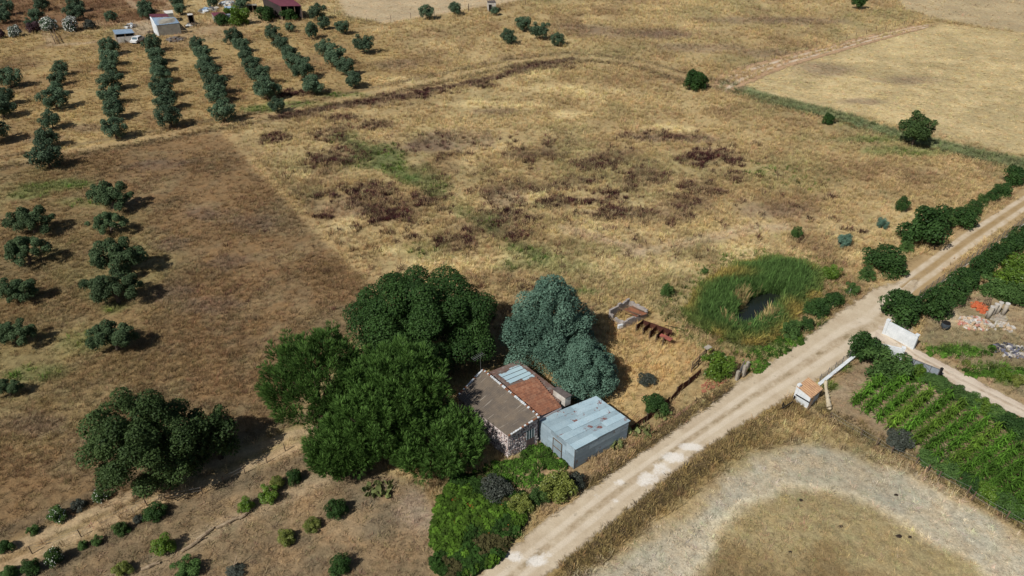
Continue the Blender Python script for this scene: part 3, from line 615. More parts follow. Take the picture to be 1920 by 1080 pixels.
# ---- tin shed ----------------------------------------------------------------------------------------------
Lq, Kq, Rq, Fq_ = P(1011, 787, 2.58), P(1117, 744, 2.35), P(1179.5, 789.5, 2.2), P(1078.3, 842, 2.52)
shed = thing('tin_shed', 'pale blue grey tin shed with rust spotted sheet roof by the road', 'shed', (Fq_.x, Fq_.y, 0))
sfp = inset([(p.x, p.y, 0) for p in (Lq, Fq_, Rq, Kq)], .985); szs = [Lq.z, Fq_.z, Rq.z, Kq.z]
MB().hexa([Vector((p.x, p.y, -.2)) for p in inset(sfp, .99)], [Vector((p.x, p.y, z - .10)) for p, z in zip(inset(sfp, .99), szs)]).part('frame', shed, M_WOOD)
sq = [Lq, Kq, Rq, Fq_]                                        # u away from the camera side, v across the strips
sq = inset(sq, 1.015)
nst = 7
for r in range(nst):
    cuts = [0] + sorted(rs.uniform(.3, .7) + d for d in ((0,) if r % 3 else (-.12, .22))) + [1]
    cuts = [min(max(c, 0), 1) for c in cuts]
    for q in range(len(cuts) - 1):
        v0, v1 = r / nst - .006, (r + 1) / nst + .012; lf = rs.uniform(.0, .05) + .02 * (q % 2)
        V, Fc, UV = corrugated([bil(sq, cuts[q], v0), bil(sq, cuts[q], v1), bil(sq, min(cuts[q + 1] + .012, 1.01), v1), bil(sq, min(cuts[q + 1] + .012, 1.01), v0)], 5, .011, 2, lift=lf, seg=4)
        part('roof_sheet', shed, V, Fc, M_ZINC, True, uvs=UV)
def sheets_wall(p0, p1, z0a, z1a, rows, mat, name='wall_sheet'):
    d = p1 - p0; nrm = Vector((d.y, -d.x, 0)).normalized()
    for r in range(rows):
        cuts = [0] + sorted([rs.uniform(.25, .45), rs.uniform(.6, .8)][: (1 if r % 2 else 2)]) + [1]
        for q in range(len(cuts) - 1):
            a, c = p0 + d * cuts[q], p0 + d * cuts[q + 1]
            za, zc = z0a + (z1a - z0a) * cuts[q], z0a + (z1a - z0a) * cuts[q + 1]
            lo, hi = r / rows, (r + 1.06) / rows; o = nrm * (.02 + rs.uniform(0, .02) + .008 * r)
            quad = [a + o + Vector((0, 0, za * lo)), a + o + Vector((0, 0, min(za * hi, za))), c + o + Vector((0, 0, min(zc * hi, zc))), c + o + Vector((0, 0, zc * lo))]
            V, Fc, UV = corrugated(quad, 5, .010, 2, seg=4); part(name, shed, V, Fc, mat, True, uvs=UV)
w4 = [Vector((p.x, p.y, 0)) for p in sfp]                     # L, F, R, K
sheets_wall(w4[0], w4[1], Lq.z - .05, Fq_.z - .05, 5, M_ZINCW); sheets_wall(w4[1], w4[2], Fq_.z - .05, Rq.z - .05, 5, M_ZINCW)
sheets_wall(w4[2], w4[3], Rq.z - .05, Kq.z - .05, 4, M_ZINCW); sheets_wall(w4[3], w4[0], Kq.z - .05, Lq.z - .05, 4, M_ZINCW)
d_ = (w4[1] - w4[0]); dn = Vector((d_.y, -d_.x, 0)).normalized() * .09; sd0, sd1 = w4[0] + d_ * .42 + dn, w4[0] + d_ * .66 + dn
sdoor = MB().hexa([sd0 + Vector((0, 0, .05)), sd1 + Vector((0, 0, .05)), sd1 - dn * .4 + Vector((0, 0, .05)), sd0 - dn * .4 + Vector((0, 0, .05))], [sd0 + Vector((0, 0, 1.85)), sd1 + Vector((0, 0, 1.85)), sd1 - dn * .4 + Vector((0, 0, 1.85)), sd0 - dn * .4 + Vector((0, 0, 1.85))]).part('door', shed, plain('door_zinc', (146, 162, 170), (126, 142, 150), 2, .6))
for (pa, pb, za, zb) in ((sd0, sd0, .05, 1.9), (sd1, sd1, .05, 1.9), (sd0, sd1, 1.88, 1.88), (sd0, sd1, .95, .95)): MB().beam(pa + dn * .2 + Vector((0, 0, za)), pb + dn * .2 + Vector((0, 0, zb)), .06).part('batten', sdoor, M_WOOD, top=shed)
c = w4[1]; MB().box((c.x, c.y - .03, 1.2), (.06, .06, 2.45), .7).part('corner_post', shed, M_STEEL)

# ---- rusty sheet fence from the shed to the yard gate -------------------------------------------------------
fl_ = [P(1176, 812), P(1212, 790), P(1243, 768), P(1268, 740), P(1290, 722), P(1313, 704)]
rf = thing('rusty_sheet_fence', 'low dark rusty corrugated sheet fence running from the tin shed', 'fence', fl_[0])
for q in range(len(fl_) - 1):
    a, c = fl_[q], fl_[q + 1]
    for h in (0, 1):
        p, e = a.lerp(c, h / 2), a.lerp(c, (h + 1.03) / 2); t_ = rs.uniform(-.08, .08); H0, H1 = rs.uniform(.7, .95), rs.uniform(.7, .95)
        nn = Vector(((e - p).y, -(e - p).x, 0)).normalized()
        V, Fc, UV = corrugated([p + nn * .02 * h, e + nn * .02 * h, e + nn * (t_ + .02 * h) + Vector((0, 0, H1)), p + nn * (t_ + .02 * h) + Vector((0, 0, H0))], 6, .025, 1, seg=5); part('sheet', rf, V, Fc, M_RUST, True, uvs=UV)
    MB().box((a.x, a.y, .5), (.09, .09, 1.1), .4).part('post', rf, M_WOOD)

# ---- ruined outhouse and rusty pens -------------------------------------------------------------------------
ru = thing('ruined_outhouse', 'roofless grey block outhouse with a collapsed tile slope', 'ruin', P(1180, 600))
rq = [P(1142, 596), P(1168, 615), P(1212, 595), P(1178, 576)]
for q, (hh, nm) in enumerate(((.9, 'wall'), (1.1, 'wall'), (1.2, 'wall'), (1.35, 'wall'))):
    a, c = rq[q], rq[(q + 1) % 4]; d = (c - a).normalized(); nn = Vector((d.y, -d.x, 0)) * .11
    k = 7; mb = MB()
    for i in range(k):
        p, e = a.lerp(c, i / k), a.lerp(c, (i + 1) / k); z = hh * (rs.uniform(.72, 1.0)); 
        if q == 0 and i == 2: z = .25
        mb.hexa([p - nn, e - nn, e + nn, p + nn], [v + Vector((0, 0, z)) for v in (p - nn, e - nn, e + nn, p + nn)])
    mb.part(nm, ru, plain('old_render', (176, 168, 162), (134, 126, 120), 1.6))
V, Fc, UV = corrugated([P(1170, 580, 1.5), P(1192, 594, .9), P(1214, 588, .9), P(1186, 573, 1.5)], 12, .03, 4, seg=5, sag=.1); part('tile_slope', ru, V, Fc, M_TERRA, True, uvs=UV)
MB().beam(P(1160, 577, 1.5), P(1198, 590, 1.1), .10).part('beam', ru, M_WOOD); MB().beam(P(1175, 572, 1.55), P(1208, 584, 1.2), .08).part('beam', ru, M_WOOD)
MB().box(tuple(P(1163, 612, .35)), (.6, .2, .5), .4).part('block', ru, M_WHITE)
pn = thing('rusty_pens', 'row of rust brown sheet pens behind the yard grass', 'pen', P(1215, 632))
for q in range(5):
    x = 1192 + q * 12.5; a, c = P(x, 622 + q * 6.2), P(x + 13, 612 + q * 5.6)
    V, Fc, UV = corrugated([a, c, c + Vector((0, 0, .95)), a + Vector((0, 0, .95))], 7, .025, 1, seg=5); part('divider', pn, V, Fc, M_RUST, True, uvs=UV)
    MB().box((a.x, a.y, .5), (.1, .1, 1.05)).part('post', pn, M_WOOD)
V, Fc, UV = corrugated([P(1205, 612), P(1258, 634), P(1258, 634) + Vector((0, 0, 1.1)), P(1205, 612) + Vector((0, 0, .9))], 20, .025, 1, seg=5); part('back_sheet', pn, V, Fc, M_RUST, True, uvs=UV)
V, Fc, UV = corrugated([P(1240, 625, 1.1), P(1262, 634, 1.1), P(1256, 640, .85), P(1236, 630, .9)], 8, .02, 1, seg=5); part('roof_scrap', pn, V, Fc, plain('red_scrap', (150, 84, 72), (110, 66, 58), 2), True, uvs=UV)

# ---- yard gate, trellis, brick patch ------------------------------------------------------------------------
g0, g1 = P(1296, 698), P(1322, 672)
yg = thing('yard_gate_frame', 'rickety grey wooden gate frame beside the round green bush', 'gate', g0)
for p in (g0, g0.lerp(g1, .5), g1): MB().beam(p, p + Vector((0, 0, 1.35)), .09).part('post', yg, M_WOOD)
for z in (.35, .8, 1.3): MB().beam(g0 + Vector((0, 0, z)), g1 + Vector((0, 0, z + .03)), .07, .05).part('rail', yg, M_WOOD)
MB().beam(g0 + Vector((0, .0, .3)), g1 + Vector((0, 0, 1.25)), .06, .05).part('brace', yg, M_WOOD)
MB().box(tuple(g1 + Vector((.1, .1, 1.42))), (.75, .5, .05), .6).part('board', yg, M_CONC)
bp0 = P(1316, 706); pb = thing('brick_patch', 'strip of loose reddish bricks on bare earth by the yard gate', 'brick pile', bp0)
for q in range(46):
    u, w = rs.random(), rs.random(); c = P(1316 + u * 50 * (1 - .3 * w), 742 - u * 30 - w * 22, .05); MB().box((c.x, c.y, rs.uniform(.02, .09)), (.26, .13, .10), rs.uniform(.2, 1.1)).part('brick', pb, plain('old_brick', (178, 118, 92), (150, 96, 76), 4))
kb = thing('brick_edging', 'line of reddish kerb bricks along the verge below the rusty fence', 'edging', P(1180, 850))
for (x0, y0, x1, y1, k) in ((1082, 906, 1098, 895, 8), (1176, 842, 1250, 790, 26), (1262, 785, 1306, 752, 16)):
    for q in range(k):
        c = P(x0 + (x1 - x0) * q / k, y0 + (y1 - y0) * q / k, .05); MB().box((c.x + rs.uniform(-.05, .05), c.y, .05), (.12, .27, .12), .3 + rs.uniform(-.3, .3)).part('brick', kb, plain('kerb_brick', (168, 128, 106), (140, 104, 86), 4))
eg = thing('entrance_posts', 'pair of concrete gate posts with a leaning metal gate at the pond path', 'gate', P(1390, 706))
for (x, y, h) in ((1381, 712, 1.2), (1393, 706, 1.5), (1400, 692, 1.0)): p = P(x, y); MB().box((p.x, p.y, h / 2 - .05), (.28, .28, h), .6).part('post', eg, M_CONC)
a, c = P(1383, 710), P(1393, 690); MB().beam(a + Vector((0, 0, .1)), c + Vector((0, 0, .1)), .05).part('rail', eg, M_STEEL); MB().beam(a + Vector((0, 0, 1.0)), c + Vector((0, 0, 1.0)), .05).part('rail', eg, M_STEEL)
for q in range(6): p = a.lerp(c, q / 5); MB().beam(p + Vector((0, 0, .1)), p + Vector((0, 0, 1.0)), .035).part('bar', eg, M_STEEL)

# ---- garden walls, gate, white box --------------------------------------------------------------------------
def wall_run(name, label, a, c, h, th, mat, pillars=True, cap=None):
    t = thing(name, label, 'wall', a); d = (c - a).normalized(); nn = Vector((d.y, -d.x, 0)) * th / 2
    MB().hexa([a - nn - Vector((0, 0, .2)), c - nn - Vector((0, 0, .2)), c + nn - Vector((0, 0, .2)), a + nn - Vector((0, 0, .2))], [v + Vector((0, 0, h)) for v in (a - nn, c - nn, c + nn, a + nn)]).part('panel', t, mat)
    if pillars:
        for p in (a, c): MB().box((p.x, p.y, h / 2), (th * 2, th * 2, h + .16), math.atan2(d.y, d.x)).box((p.x, p.y, h + .14), (th * 2.4, th * 2.4, .10), math.atan2(d.y, d.x)).part('pillar', t, mat)
    if cap: MB().hexa([v + Vector((0, 0, h + .004)) for v in (a - nn * 1.4, c - nn * 1.4, c + nn * 1.4, a + nn * 1.4)], [v + Vector((0, 0, h + .07)) for v in (a - nn * 1.4, c - nn * 1.4, c + nn * 1.4, a + nn * 1.4)]).part('coping', t, cap)
    return t
wall_run('white_wall', 'long white rendered wall with end pillars in front of the dark tree', P(1657, 626), P(1710, 654), 1.75, .16, M_WHITE)
wall_run('white_wall', 'shorter white rendered wall half hidden behind the garden bushes', P(1634, 662), P(1686, 674), 1.45, .16, M_WHITE)
lw = wall_run('low_garden_wall', 'low whitewashed garden wall with wire netting posts along the road bend', P(1534, 727), P(1602, 672), .45, .24, M_WHITED, False, M_WHITE)
mn, n, l, b = newmat('wire_netting', .6, .4); b.inputs['Base Color'].default_value = (.16, .17, .17, 1); ck = N(n, 'ShaderNodeTexWave'); ck.inputs['Scale'].default_value = 6; ck2 = noise(n, l, 30, 1, world_pos(n)); l.new(ramp(n, l, ck2, [(.44, grey(.25)), (.6, grey(.55))]), b.inputs['Alpha'])
a, c = P(1534, 727), P(1602, 672)
for q in range(5): p = a.lerp(c, (q + .3) / 5) + Vector((-.12, .12, 0)); MB().tube([p, p + Vector((-.05, .02, 1.5))], [.03, .03], 6).part('post', lw, M_STEEL)
part('netting', lw, [a + Vector((-.12, .12, .5)), c + Vector((-.12, .12, .5)), c + Vector((-.14, .13, 1.4)), a + Vector((-.14, .13, 1.4))], [(0, 1, 2, 3)], mn)
ga, gc = P(1694, 688), P(1754, 712)
gt = thing('mesh_gate', 'grey mesh panelled sliding gate beside the driveway', 'gate', ga)
for z in (.12, 1.35): MB().beam(ga + Vector((0, 0, z)), gc + Vector((0, 0, z)), .06).part('rail', gt, M_STEEL)
for q in range(5): p = ga.lerp(gc, q / 4); MB().beam(p, p + Vector((0, 0, 1.38)), .055).part('post', gt, M_STEEL)
for q in range(4):
    p, e = ga.lerp(gc, q / 4), ga.lerp(gc, (q + 1) / 4); V, Fc, UV = corrugated([p + Vector((0, 0, .14)), e + Vector((0, 0, .14)), e + Vector((0, 0, 1.33)), p + Vector((0, 0, 1.33))], 8, .012, 1, seg=4); part('panel', gt, V, Fc, plain('gate_mesh', (150, 158, 166), (132, 140, 148), 3, .5, .4), True, uvs=UV)
MB().beam(ga + Vector((0, -.05, .15)), gc.lerp(ga, .5) + Vector((0, -.05, 1.3)), .04).beam(gc.lerp(ga, .5) + Vector((0, -.05, 1.3)), gc + Vector((0, -.05, .15)), .04).part('brace', gt, M_STEEL)
MB().box(tuple(gc + Vector((.15, .0, .75))), (.22, .22, 1.6), .4).part('gate_post', gt, M_DARK)
# little white meter house with tiled lid
k0, k1, k2 = P(1513.5, 766), P(1489, 751), P(1532, 751)
k3 = k1 + k2 - k0
kt = thing('white_pump_house', 'small white box hut with tile roof at the road corner', 'hut', k0)
MB().hexa([k0, k2, k3, k1], [v + Vector((0, 0, h)) for v, h in ((k0, 1.45), (k2, 1.5), (k3, 1.75), (k1, 1.7))]).part('wall', kt, M_WHITE)
MB().box((k1.x + .12, k1.y + .1, 1.0), (.34, .3, 2.1), .5).part('pillar', kt, M_WHITE)
rq4 = inset([k0 + Vector((0, 0, 1.47)), k2 + Vector((0, 0, 1.52)), k3 + Vector((0, 0, 1.80)), k1 + Vector((0, 0, 1.75))], 1.16)
V, Fc, UV = corrugated(rq4, 8, .03, 3, seg=6, lift=.06); part('tile_roof', kt, V, Fc, plain('kiosk_tile', (196, 158, 120), (160, 124, 96), 2.5), True, uvs=UV)
MB().beam(k1 + Vector((-.05, -.05, .85)), k0 + Vector((-.03, -.05, .85)), .07, .09).part('dark_band', kt, M_DARK)
MB().beam(k0 + Vector((.0, -.12, .0)), k0 + Vector((.25, -.05, 1.6)), .14, .14).part('leaning_post', kt, M_WOOD)
MB().beam(rq4[0] + Vector((0, 0, -.02)), rq4[1] + Vector((0, 0, -.02)), .12, .10).part('eave_beam', kt, M_WOOD)
br = thing('low_rail', 'low dark two post rail beside the white hut', 'rail', P(1466, 766))
for (x, y) in ((1466, 766), (1487, 753)): p = P(x, y); MB().beam(p, p + Vector((0, 0, .75)), .10).part('post', br, M_DARK)
MB().beam(P(1466, 766, .6), P(1487, 753, .6), .10, .08).part('rail', br, M_DARK)
pc = P(1545.5, 727), P(1553.5, 769)
pp = thing('concrete_pipe', 'pale tapering concrete pipe lying open ended near the white hut', 'pipe', pc[1])
mb = MB(); mb.tube([pc[0] + Vector((0, 0, .45)), pc[0].lerp(pc[1], .5) + Vector((0, 0, .35)), pc[1] + Vector((0, 0, .30))], [.14, .18, .24], 12, cap=False); mb.tube([pc[1] + Vector((0, 0, .30)), pc[0].lerp(pc[1], .5) + Vector((0, 0, .35))], [.19, .14], 12, cap=False); mb.part('barrel', pp, plain('pale_pipe', (206, 194, 168), (176, 162, 136), 3), True)
for q in range(5): p = pc[0].lerp(pc[1], .1 + q * .2) + Vector((0, 0, .44 - q * .03)); MB().tube([p + (pc[1] - pc[0]).normalized() * -.07, p + (pc[1] - pc[0]).normalized() * .07], [.17 + q * .02] * 2, 10).part('collar', pp, plain('pale_pipe', (206, 194, 168)))
MB().tube([p := pc[0] + Vector((0, 0, .5)), pc[0] + Vector((0, 0.1, .85))], [.2, .14], 9).part('knob', pp, plain('pale_pipe', (206, 194, 168)))

# ---- builder's yard behind the garden -----------------------------------------------------------------------
for q, (x, y) in enumerate(((1851, 597), (1859, 592), (1867, 589), (1879, 591))):
    p = P(x, y); t = thing('concrete_column', ('first', 'second', 'third', 'fourth')[q] + ' from the orange heap of four pale concrete columns', 'column', p, 'pale columns on the plinth')
    MB().tube([p + Vector((0, 0, -.05)), p + Vector((.04, 0, 1.55))], [.22, .22], 14).part('shaft', t, M_CONC, True); MB().tube([p + Vector((.04, 0, 1.555)), p + Vector((.04, 0, 1.66))], [.25, .25], 14).part('rim', t, M_WHITED)
def heap(name, label, cat, px, py, rx, ry, hgt, mats, cnt, size, pname, group=None):
    c0 = P(px, py); t = thing(name, label, cat, c0, group)
    a = rx * unit(py); b_ = (P(px, py - ry).y - P(px, py + ry).y) / 2
    for q in range(cnt):
        r, an_ = math.sqrt(rs.random()), rs.uniform(0, 6.283); x, y = c0.x + a * r * math.cos(an_), c0.y + b_ * r * math.sin(an_)
        z = hgt * (1 - r) * rs.uniform(.3, 1); s = size * rs.uniform(.6, 1.5)
        MB().box((x, y, z + .05), (s, s * rs.uniform(.5, .9), s * rs.uniform(.3, .7)), rs.uniform(0, 3.1), rs.uniform(-.5, .5)).part(pname, t, rs.choice(mats))
    return t
heap('rubble_heap', 'heap of pink and white brick rubble below the concrete columns', 'rubble', 1826, 607, 28, 14, .5, [plain('pink_rubble', (200, 150, 134), (186, 120, 104), 4), M_WHITED, plain('sand_rubble', (206, 182, 152), (184, 158, 128), 4), M_WHITED], 110, .34, 'block')
heap('orange_tile_heap', 'heap of bright orange roof tiles beside the columns', 'tiles', 1836, 577, 12, 9, .7, [plain('orange_tile', (204, 112, 72), (184, 92, 58), 4)], 50, .36, 'tile')
heap('pale_rubble_heap', 'spread of pale sandy rubble right of the concrete columns', 'rubble', 1878, 612, 22, 10, .25, [M_WHITED, plain('sand_rubble', (206, 182, 152))], 40, .32, 'block')
heap('stone_scatter', 'line of grey bluish stones and scrap across the right garden', 'stones', 1895, 658, 34, 13, .2, [plain('blue_scrap', (128, 128, 142), (96, 98, 112), 4), plain('dark_scrap', (76, 78, 86), (60, 60, 70), 4), M_WHITED], 90, .32, 'stone')
pl_ = P(1868, 600); plt = thing('concrete_plinth', 'flat round concrete slab under the pale columns', 'slab', pl_); MB().tube([P(1868, 594) + Vector((0, 0, -.1)), P(1868, 594) + Vector((0, 0, .10))], [1.15, 1.1], 20).part('slab', plt, M_CONC)
st_ = thing('leaning_poles', 'bundle of bare poles propped behind the orange tiles', 'poles', P(1850, 570))
for q in range(5): a = P(1838 + q * 4, 578); MB().beam(a, P(1848 + q * 3, 560, 1.3), .06).part('pole', st_, M_WOOD)
for q, (x0, y0, x1, y1) in enumerate(((1837, 812, 1848, 816), (1860, 821, 1872, 826), (1882, 831, 1894, 837), (1907, 844, 1920, 850))):
    t = thing('garden_plank', ('first', 'second', 'third', 'fourth')[q] + ' from the hedge of the pale planks edging the maize', 'plank', P(x0, y0), 'planks along the maize'); MB().beam(P(x0, y0, .12), P(x1, y1, .12), .16, .08).part('board', t, M_PALEWOOD)
bk = thing('dark_barrel', 'dark barrel standing beside the sandy garden path', 'barrel', P(1771, 615)); p = P(1771, 615); MB().tube([p, p + Vector((0, 0, .35)), p + Vector((0, 0, .7))], [.42, .48, .42], 14).part('drum', bk, plain('dark_drum', (66, 74, 80), (48, 54, 58), 3), True); MB().tube([p + Vector((0, 0, .705)), p + Vector((0, 0, .76))], [.43, .40], 14).part('lid', bk, M_DARK)

# ---- farmstead far behind the olive rows --------------------------------------------------------------------
M_BLUER = streaky('blue_roof', (140, 162, 184), (126, 148, 170), (164, 184, 200), 20, 2)
M_PURPR = streaky('maroon_roof', (112, 60, 74), (100, 54, 66), (128, 76, 88), 30, 2)
M_GREYW = plain('grey_block', (150, 146, 134), (126, 120, 110), 1)
def barn(name, label, roof_px, zs, wmat, rmat, openf=None, waves=16):
    """roof_px: four corners front-left, front-right, back-right, back-left; zs their heights"""
    q = [P(x, y, z) for (x, y), z in zip(roof_px, zs)]; t = thing(name, label, 'barn' if 'barn' in name else 'shed', (q[0].x, q[0].y, 0))
    fpq = inset([(p.x, p.y, 0) for p in q], .95)
    if openf is None:
        MB().hexa([Vector((p.x, p.y, -.2)) for p in fpq], [Vector((p.x, p.y, z - .1)) for p, z in zip(fpq, zs)]).part('wall', t, wmat)
    else:                                                   # open front: back wall, side walls, posts
        for i in (1, 2, 3):
            a, c = fpq[i], fpq[(i + 1) % 4]; d = (c - a).normalized(); nn = Vector((d.y, -d.x, 0)) * .08; za, zc = zs[i] - .12, zs[(i + 1) % 4] - .12
            MB().hexa([a - nn, c - nn, c + nn, a + nn], [a - nn + Vector((0, 0, za)), c - nn + Vector((0, 0, zc)), c + nn + Vector((0, 0, zc)), a + nn + Vector((0, 0, za))]).part('wall', t, wmat)
        for i in range(openf):
            p = fpq[0].lerp(fpq[1], i / (openf - 1)); MB().box((p.x, p.y, zs[0] / 2 - .06), (.18, .18, zs[0] - .1)).part('post', t, M_WOOD)
    V, Fc, UV = corrugated([q[0], q[1], q[2], q[3]], waves, .05, 2, seg=4); part('roof', t, V, Fc, rmat, True, uvs=UV)
    return t, q, fpq
t, q, fpq = barn('blue_roof_shed', 'small shed with pale blue roof and white front beside the car', [(216, 64.5), (252, 61.5), (246, 54), (210.6, 56)], [2.1, 2.1, 2.3, 2.3], M_GREYW, M_BLUER, 3)
a, c = fpq[0] + Vector((.3, -.5, 0)), fpq[1] + Vector((.1, -.5, 0)); MB().beam(a + Vector((0, 0, .75)), c + Vector((0, 0, .75)), .1, 1.5).part('front_panel', t, M_WHITED); MB().box(tuple(a.lerp(c, .25) + Vector((0, -.07, .55))), (1.2, .06, 1.1)).part('gate', t, M_GREYW)
t, q, fpq = barn('blue_roof_barn', 'long barn with pale blue roof and white gable wall', [(292.5, 47.5), (337, 43), (328, 32), (282, 33)], [2.6, 2.6, 3.9, 3.9], M_GREYW, M_BLUER)
a, c = fpq[0], fpq[3]; MB().hexa([a + Vector((-.3, 0, 0)), a, c, c + Vector((-.3, 0, 0))], [a + Vector((-.3, 0, 2.55)), a + Vector((0, 0, 2.55)), c + Vector((0, 0, 4.1)), c + Vector((-.3, 0, 4.1))]).part('gable_wall', t, M_WHITE)
V, Fc, UV = corrugated([P(282, 32.4, 3.9), P(317, 31.4, 3.9), P(312, 25, 2.9), P(279, 26.5, 2.9)], 14, .05, 2, seg=4); part('rear_roof', t, V, Fc, M_PURPR, True, uvs=UV)
barn('white_annex', 'little white roofed annex behind the long blue roofed barn', [(311, 25.5), (325, 24.5), (323, 18.5), (306, 20.5)], [2.3, 2.3, 2.3, 2.3], M_GREYW, plain('white_roof', (218, 216, 208), (196, 194, 186), 1), None, 8)
t, q, fpq = barn('dark_shelter', 'small dark open fronted shelter with pale roof right of the barn', [(351.5, 29), (362, 27.5), (360, 24.5), (350.5, 25.5)], [2.6, 2.6, 2.7, 2.7], M_DARK, M_WHITED, 2, 4)
barn('animal_pen', 'low maroon roofed animal pen among white scrap', [(402, 32), (424, 29.5), (420, 22.5), (395, 23.5)], [1.7, 1.7, 2.0, 2.0], M_GREYW, M_PURPR, None, 10)
t, q, fpq = barn('red_roof_barn', 'open fronted barn with wide maroon roof at the top edge', [(525.6, 11.7), (566, 11), (540, -8), (490, -6)], [3.6, 3.6, 4.6, 4.6], plain('dark_planks', (70, 60, 58), (54, 46, 46), 1), M_PURPR, 4, 22)
barn('tin_lean_to', 'small tin lean-to with pale blue roof left of the maroon barn', [(422, 15.5), (440, 15), (437, 11), (420, 12)], [1.9, 1.9, 2.1, 2.1], M_DARK, M_BLUER, 3, 8)
barn('grey_lean_to', 'narrow grey roofed lean-to beside the maroon barn', [(464, 10.5), (482, 10), (480, 7), (462, 8)], [1.9, 1.9, 2.1, 2.1], M_DARK, M_GREYW, 3, 8)
t, q, fpq = barn('stone_hut', 'tiny white stone hut with dark flat roof beside the far field', [(914, 5), (930, 5), (928, 0), (913, 1)], [2.4, 2.4, 2.4, 2.4], M_WHITED, plain('dark_slab', (104, 96, 92)), None, 4)
a, c = fpq[0], fpq[1]; MB().box(tuple(a.lerp(c, .3) + Vector((0, -.05, .95))), (.8, .08, 1.9)).part('door', t, M_DARK)
# parked car: lower body, cabin, glass, wheels
def car(label, px, py, rz, paint):
    p = P(px, py); t = thing('parked_car', label, 'car', p, rz=rz); Ln, Wd = 3.9, 1.65
    prof = [(-1.95, .35), (-1.9, .75), (-1.2, .88), (-.75, 1.38), (.85, 1.42), (1.5, .95), (1.93, .85), (1.95, .35)]
    V = [(x, -Wd / 2 * (1 if z < 1 else .86), z) for x, z in prof] + [(x, Wd / 2 * (1 if z < 1 else .86), z) for x, z in prof]; k = len(prof)
    Fc = [tuple(range(k)), tuple(range(2 * k - 1, k - 1, -1))] + [(i, i + k, (i + 1) % k + k, (i + 1) % k) for i in range(k)]
    link('body', mesh('body', V, Fc, paint), t)
    for s in (-1, 1):
        V = [(-.95, s * .79, .95), (.95, s * .79, 1.0), (.72, s * .74, 1.34), (-.68, s * .74, 1.31)]; V2 = [(x, y + s * .03, z) for x, y, z in V]; link('side_window', mesh('side_window', V2, [(0, 1, 2, 3)], M_GLASS), t)
        for x in (-1.2, 1.2):
            w = MB().tube([(x, s * .62, .3), (x, s * .86, .3)], [.31, .31], 14); wo = link('wheel', mesh('wheel', w.v, w.f, M_DARK), t); r = MB().tube([(x, s * .862, .3), (x, s * .875, .3)], [.18, .18], 10); link('rim', mesh('rim', r.v, r.f, M_STEEL), wo)
        h = MB().box((-1.93, s * .6, .68), (.08, .3, .16)); link('headlight', mesh('headlight', h.v, h.f, M_WHITE), t)
    V = [(-1.17, -.66, .92), (-1.17, .66, .92), (-.80, .60, 1.36), (-.80, -.60, 1.36)]; link('windscreen', mesh('windscreen', [(x - .03, y, z + .02) for x, y, z in V], [(0, 1, 2, 3)], M_GLASS), t)
    V = [(1.46, -.66, .99), (1.46, .66, .99), (.9, .60, 1.4), (.9, -.60, 1.4)]; link('rear_window', mesh('rear_window', [(x + .03, y, z + .02) for x, y, z in V], [(0, 1, 2, 3)], M_GLASS), t)
car('white car parked beside the small blue roofed shed', 259, 79, 1.45, plain('white_paint', (226, 226, 224), (214, 214, 212), .5, .3, .5))
car('silver car parked among trees before the maroon pen', 428, 37, .4, plain('silver_paint', (150, 154, 160), (140, 144, 150), .5, .3, .5))
heap('log_pile', 'grey pile of logs and branches behind the first olives', 'logs', 330, 75, 18, 4, .5, [M_WOOD, plain('grey_log', (126, 120, 114), (100, 94, 90), 2)], 60, .7, 'log')
heap('scrap_heap', 'heap of white and dark scrap beside the blue roofed barn', 'scrap', 362, 48, 12, 4, .6, [M_WHITE, M_DARK, M_STEEL], 36, .7, 'piece')
heap('pen_scrap', 'pale scrap sheets stacked around the maroon roofed pen', 'scrap', 392, 20, 14, 5, 1.0, [M_WHITE, M_BLUER, M_STEEL, M_WHITED], 36, 1.0, 'piece')
heap('tool_clutter', 'dark clutter of tools behind the small blue roofed shed', 'clutter', 244, 51, 12, 3, .8, [M_DARK, M_WHITE, M_STEEL, M_WOOD], 36, .7, 'piece')
heap('barn_front_clutter', 'dark clutter in front of the long blue roofed barn', 'clutter', 300, 61, 20, 3, .6, [M_DARK, M_STEEL, M_WOOD, M_GREYW], 44, .7, 'piece')
heap('white_yard_scrap', 'white and grey scrap between the pen and the maroon barn', 'scrap', 428, 8, 16, 4, .9, [M_WHITE, M_STEEL, M_WHITED], 26, 1.0, 'piece')
# loading chute of poles
lc = thing('pole_chute', 'narrow wooden pole chute in front of the white oleander', 'chute', P(94, 58))
for s in (0, 1):
    a, c = P(93 + s * 6, 58), P(104 + s * 8, 82); MB().beam(a + Vector((0, 0, .9)), c + Vector((0, 0, .9)), .12).part('rail', lc, M_WOOD)
    for q in range(5): p = a.lerp(c, q / 4); MB().beam(p, p + Vector((0, 0, 1.1)), .14).part('post', lc, M_WOOD)

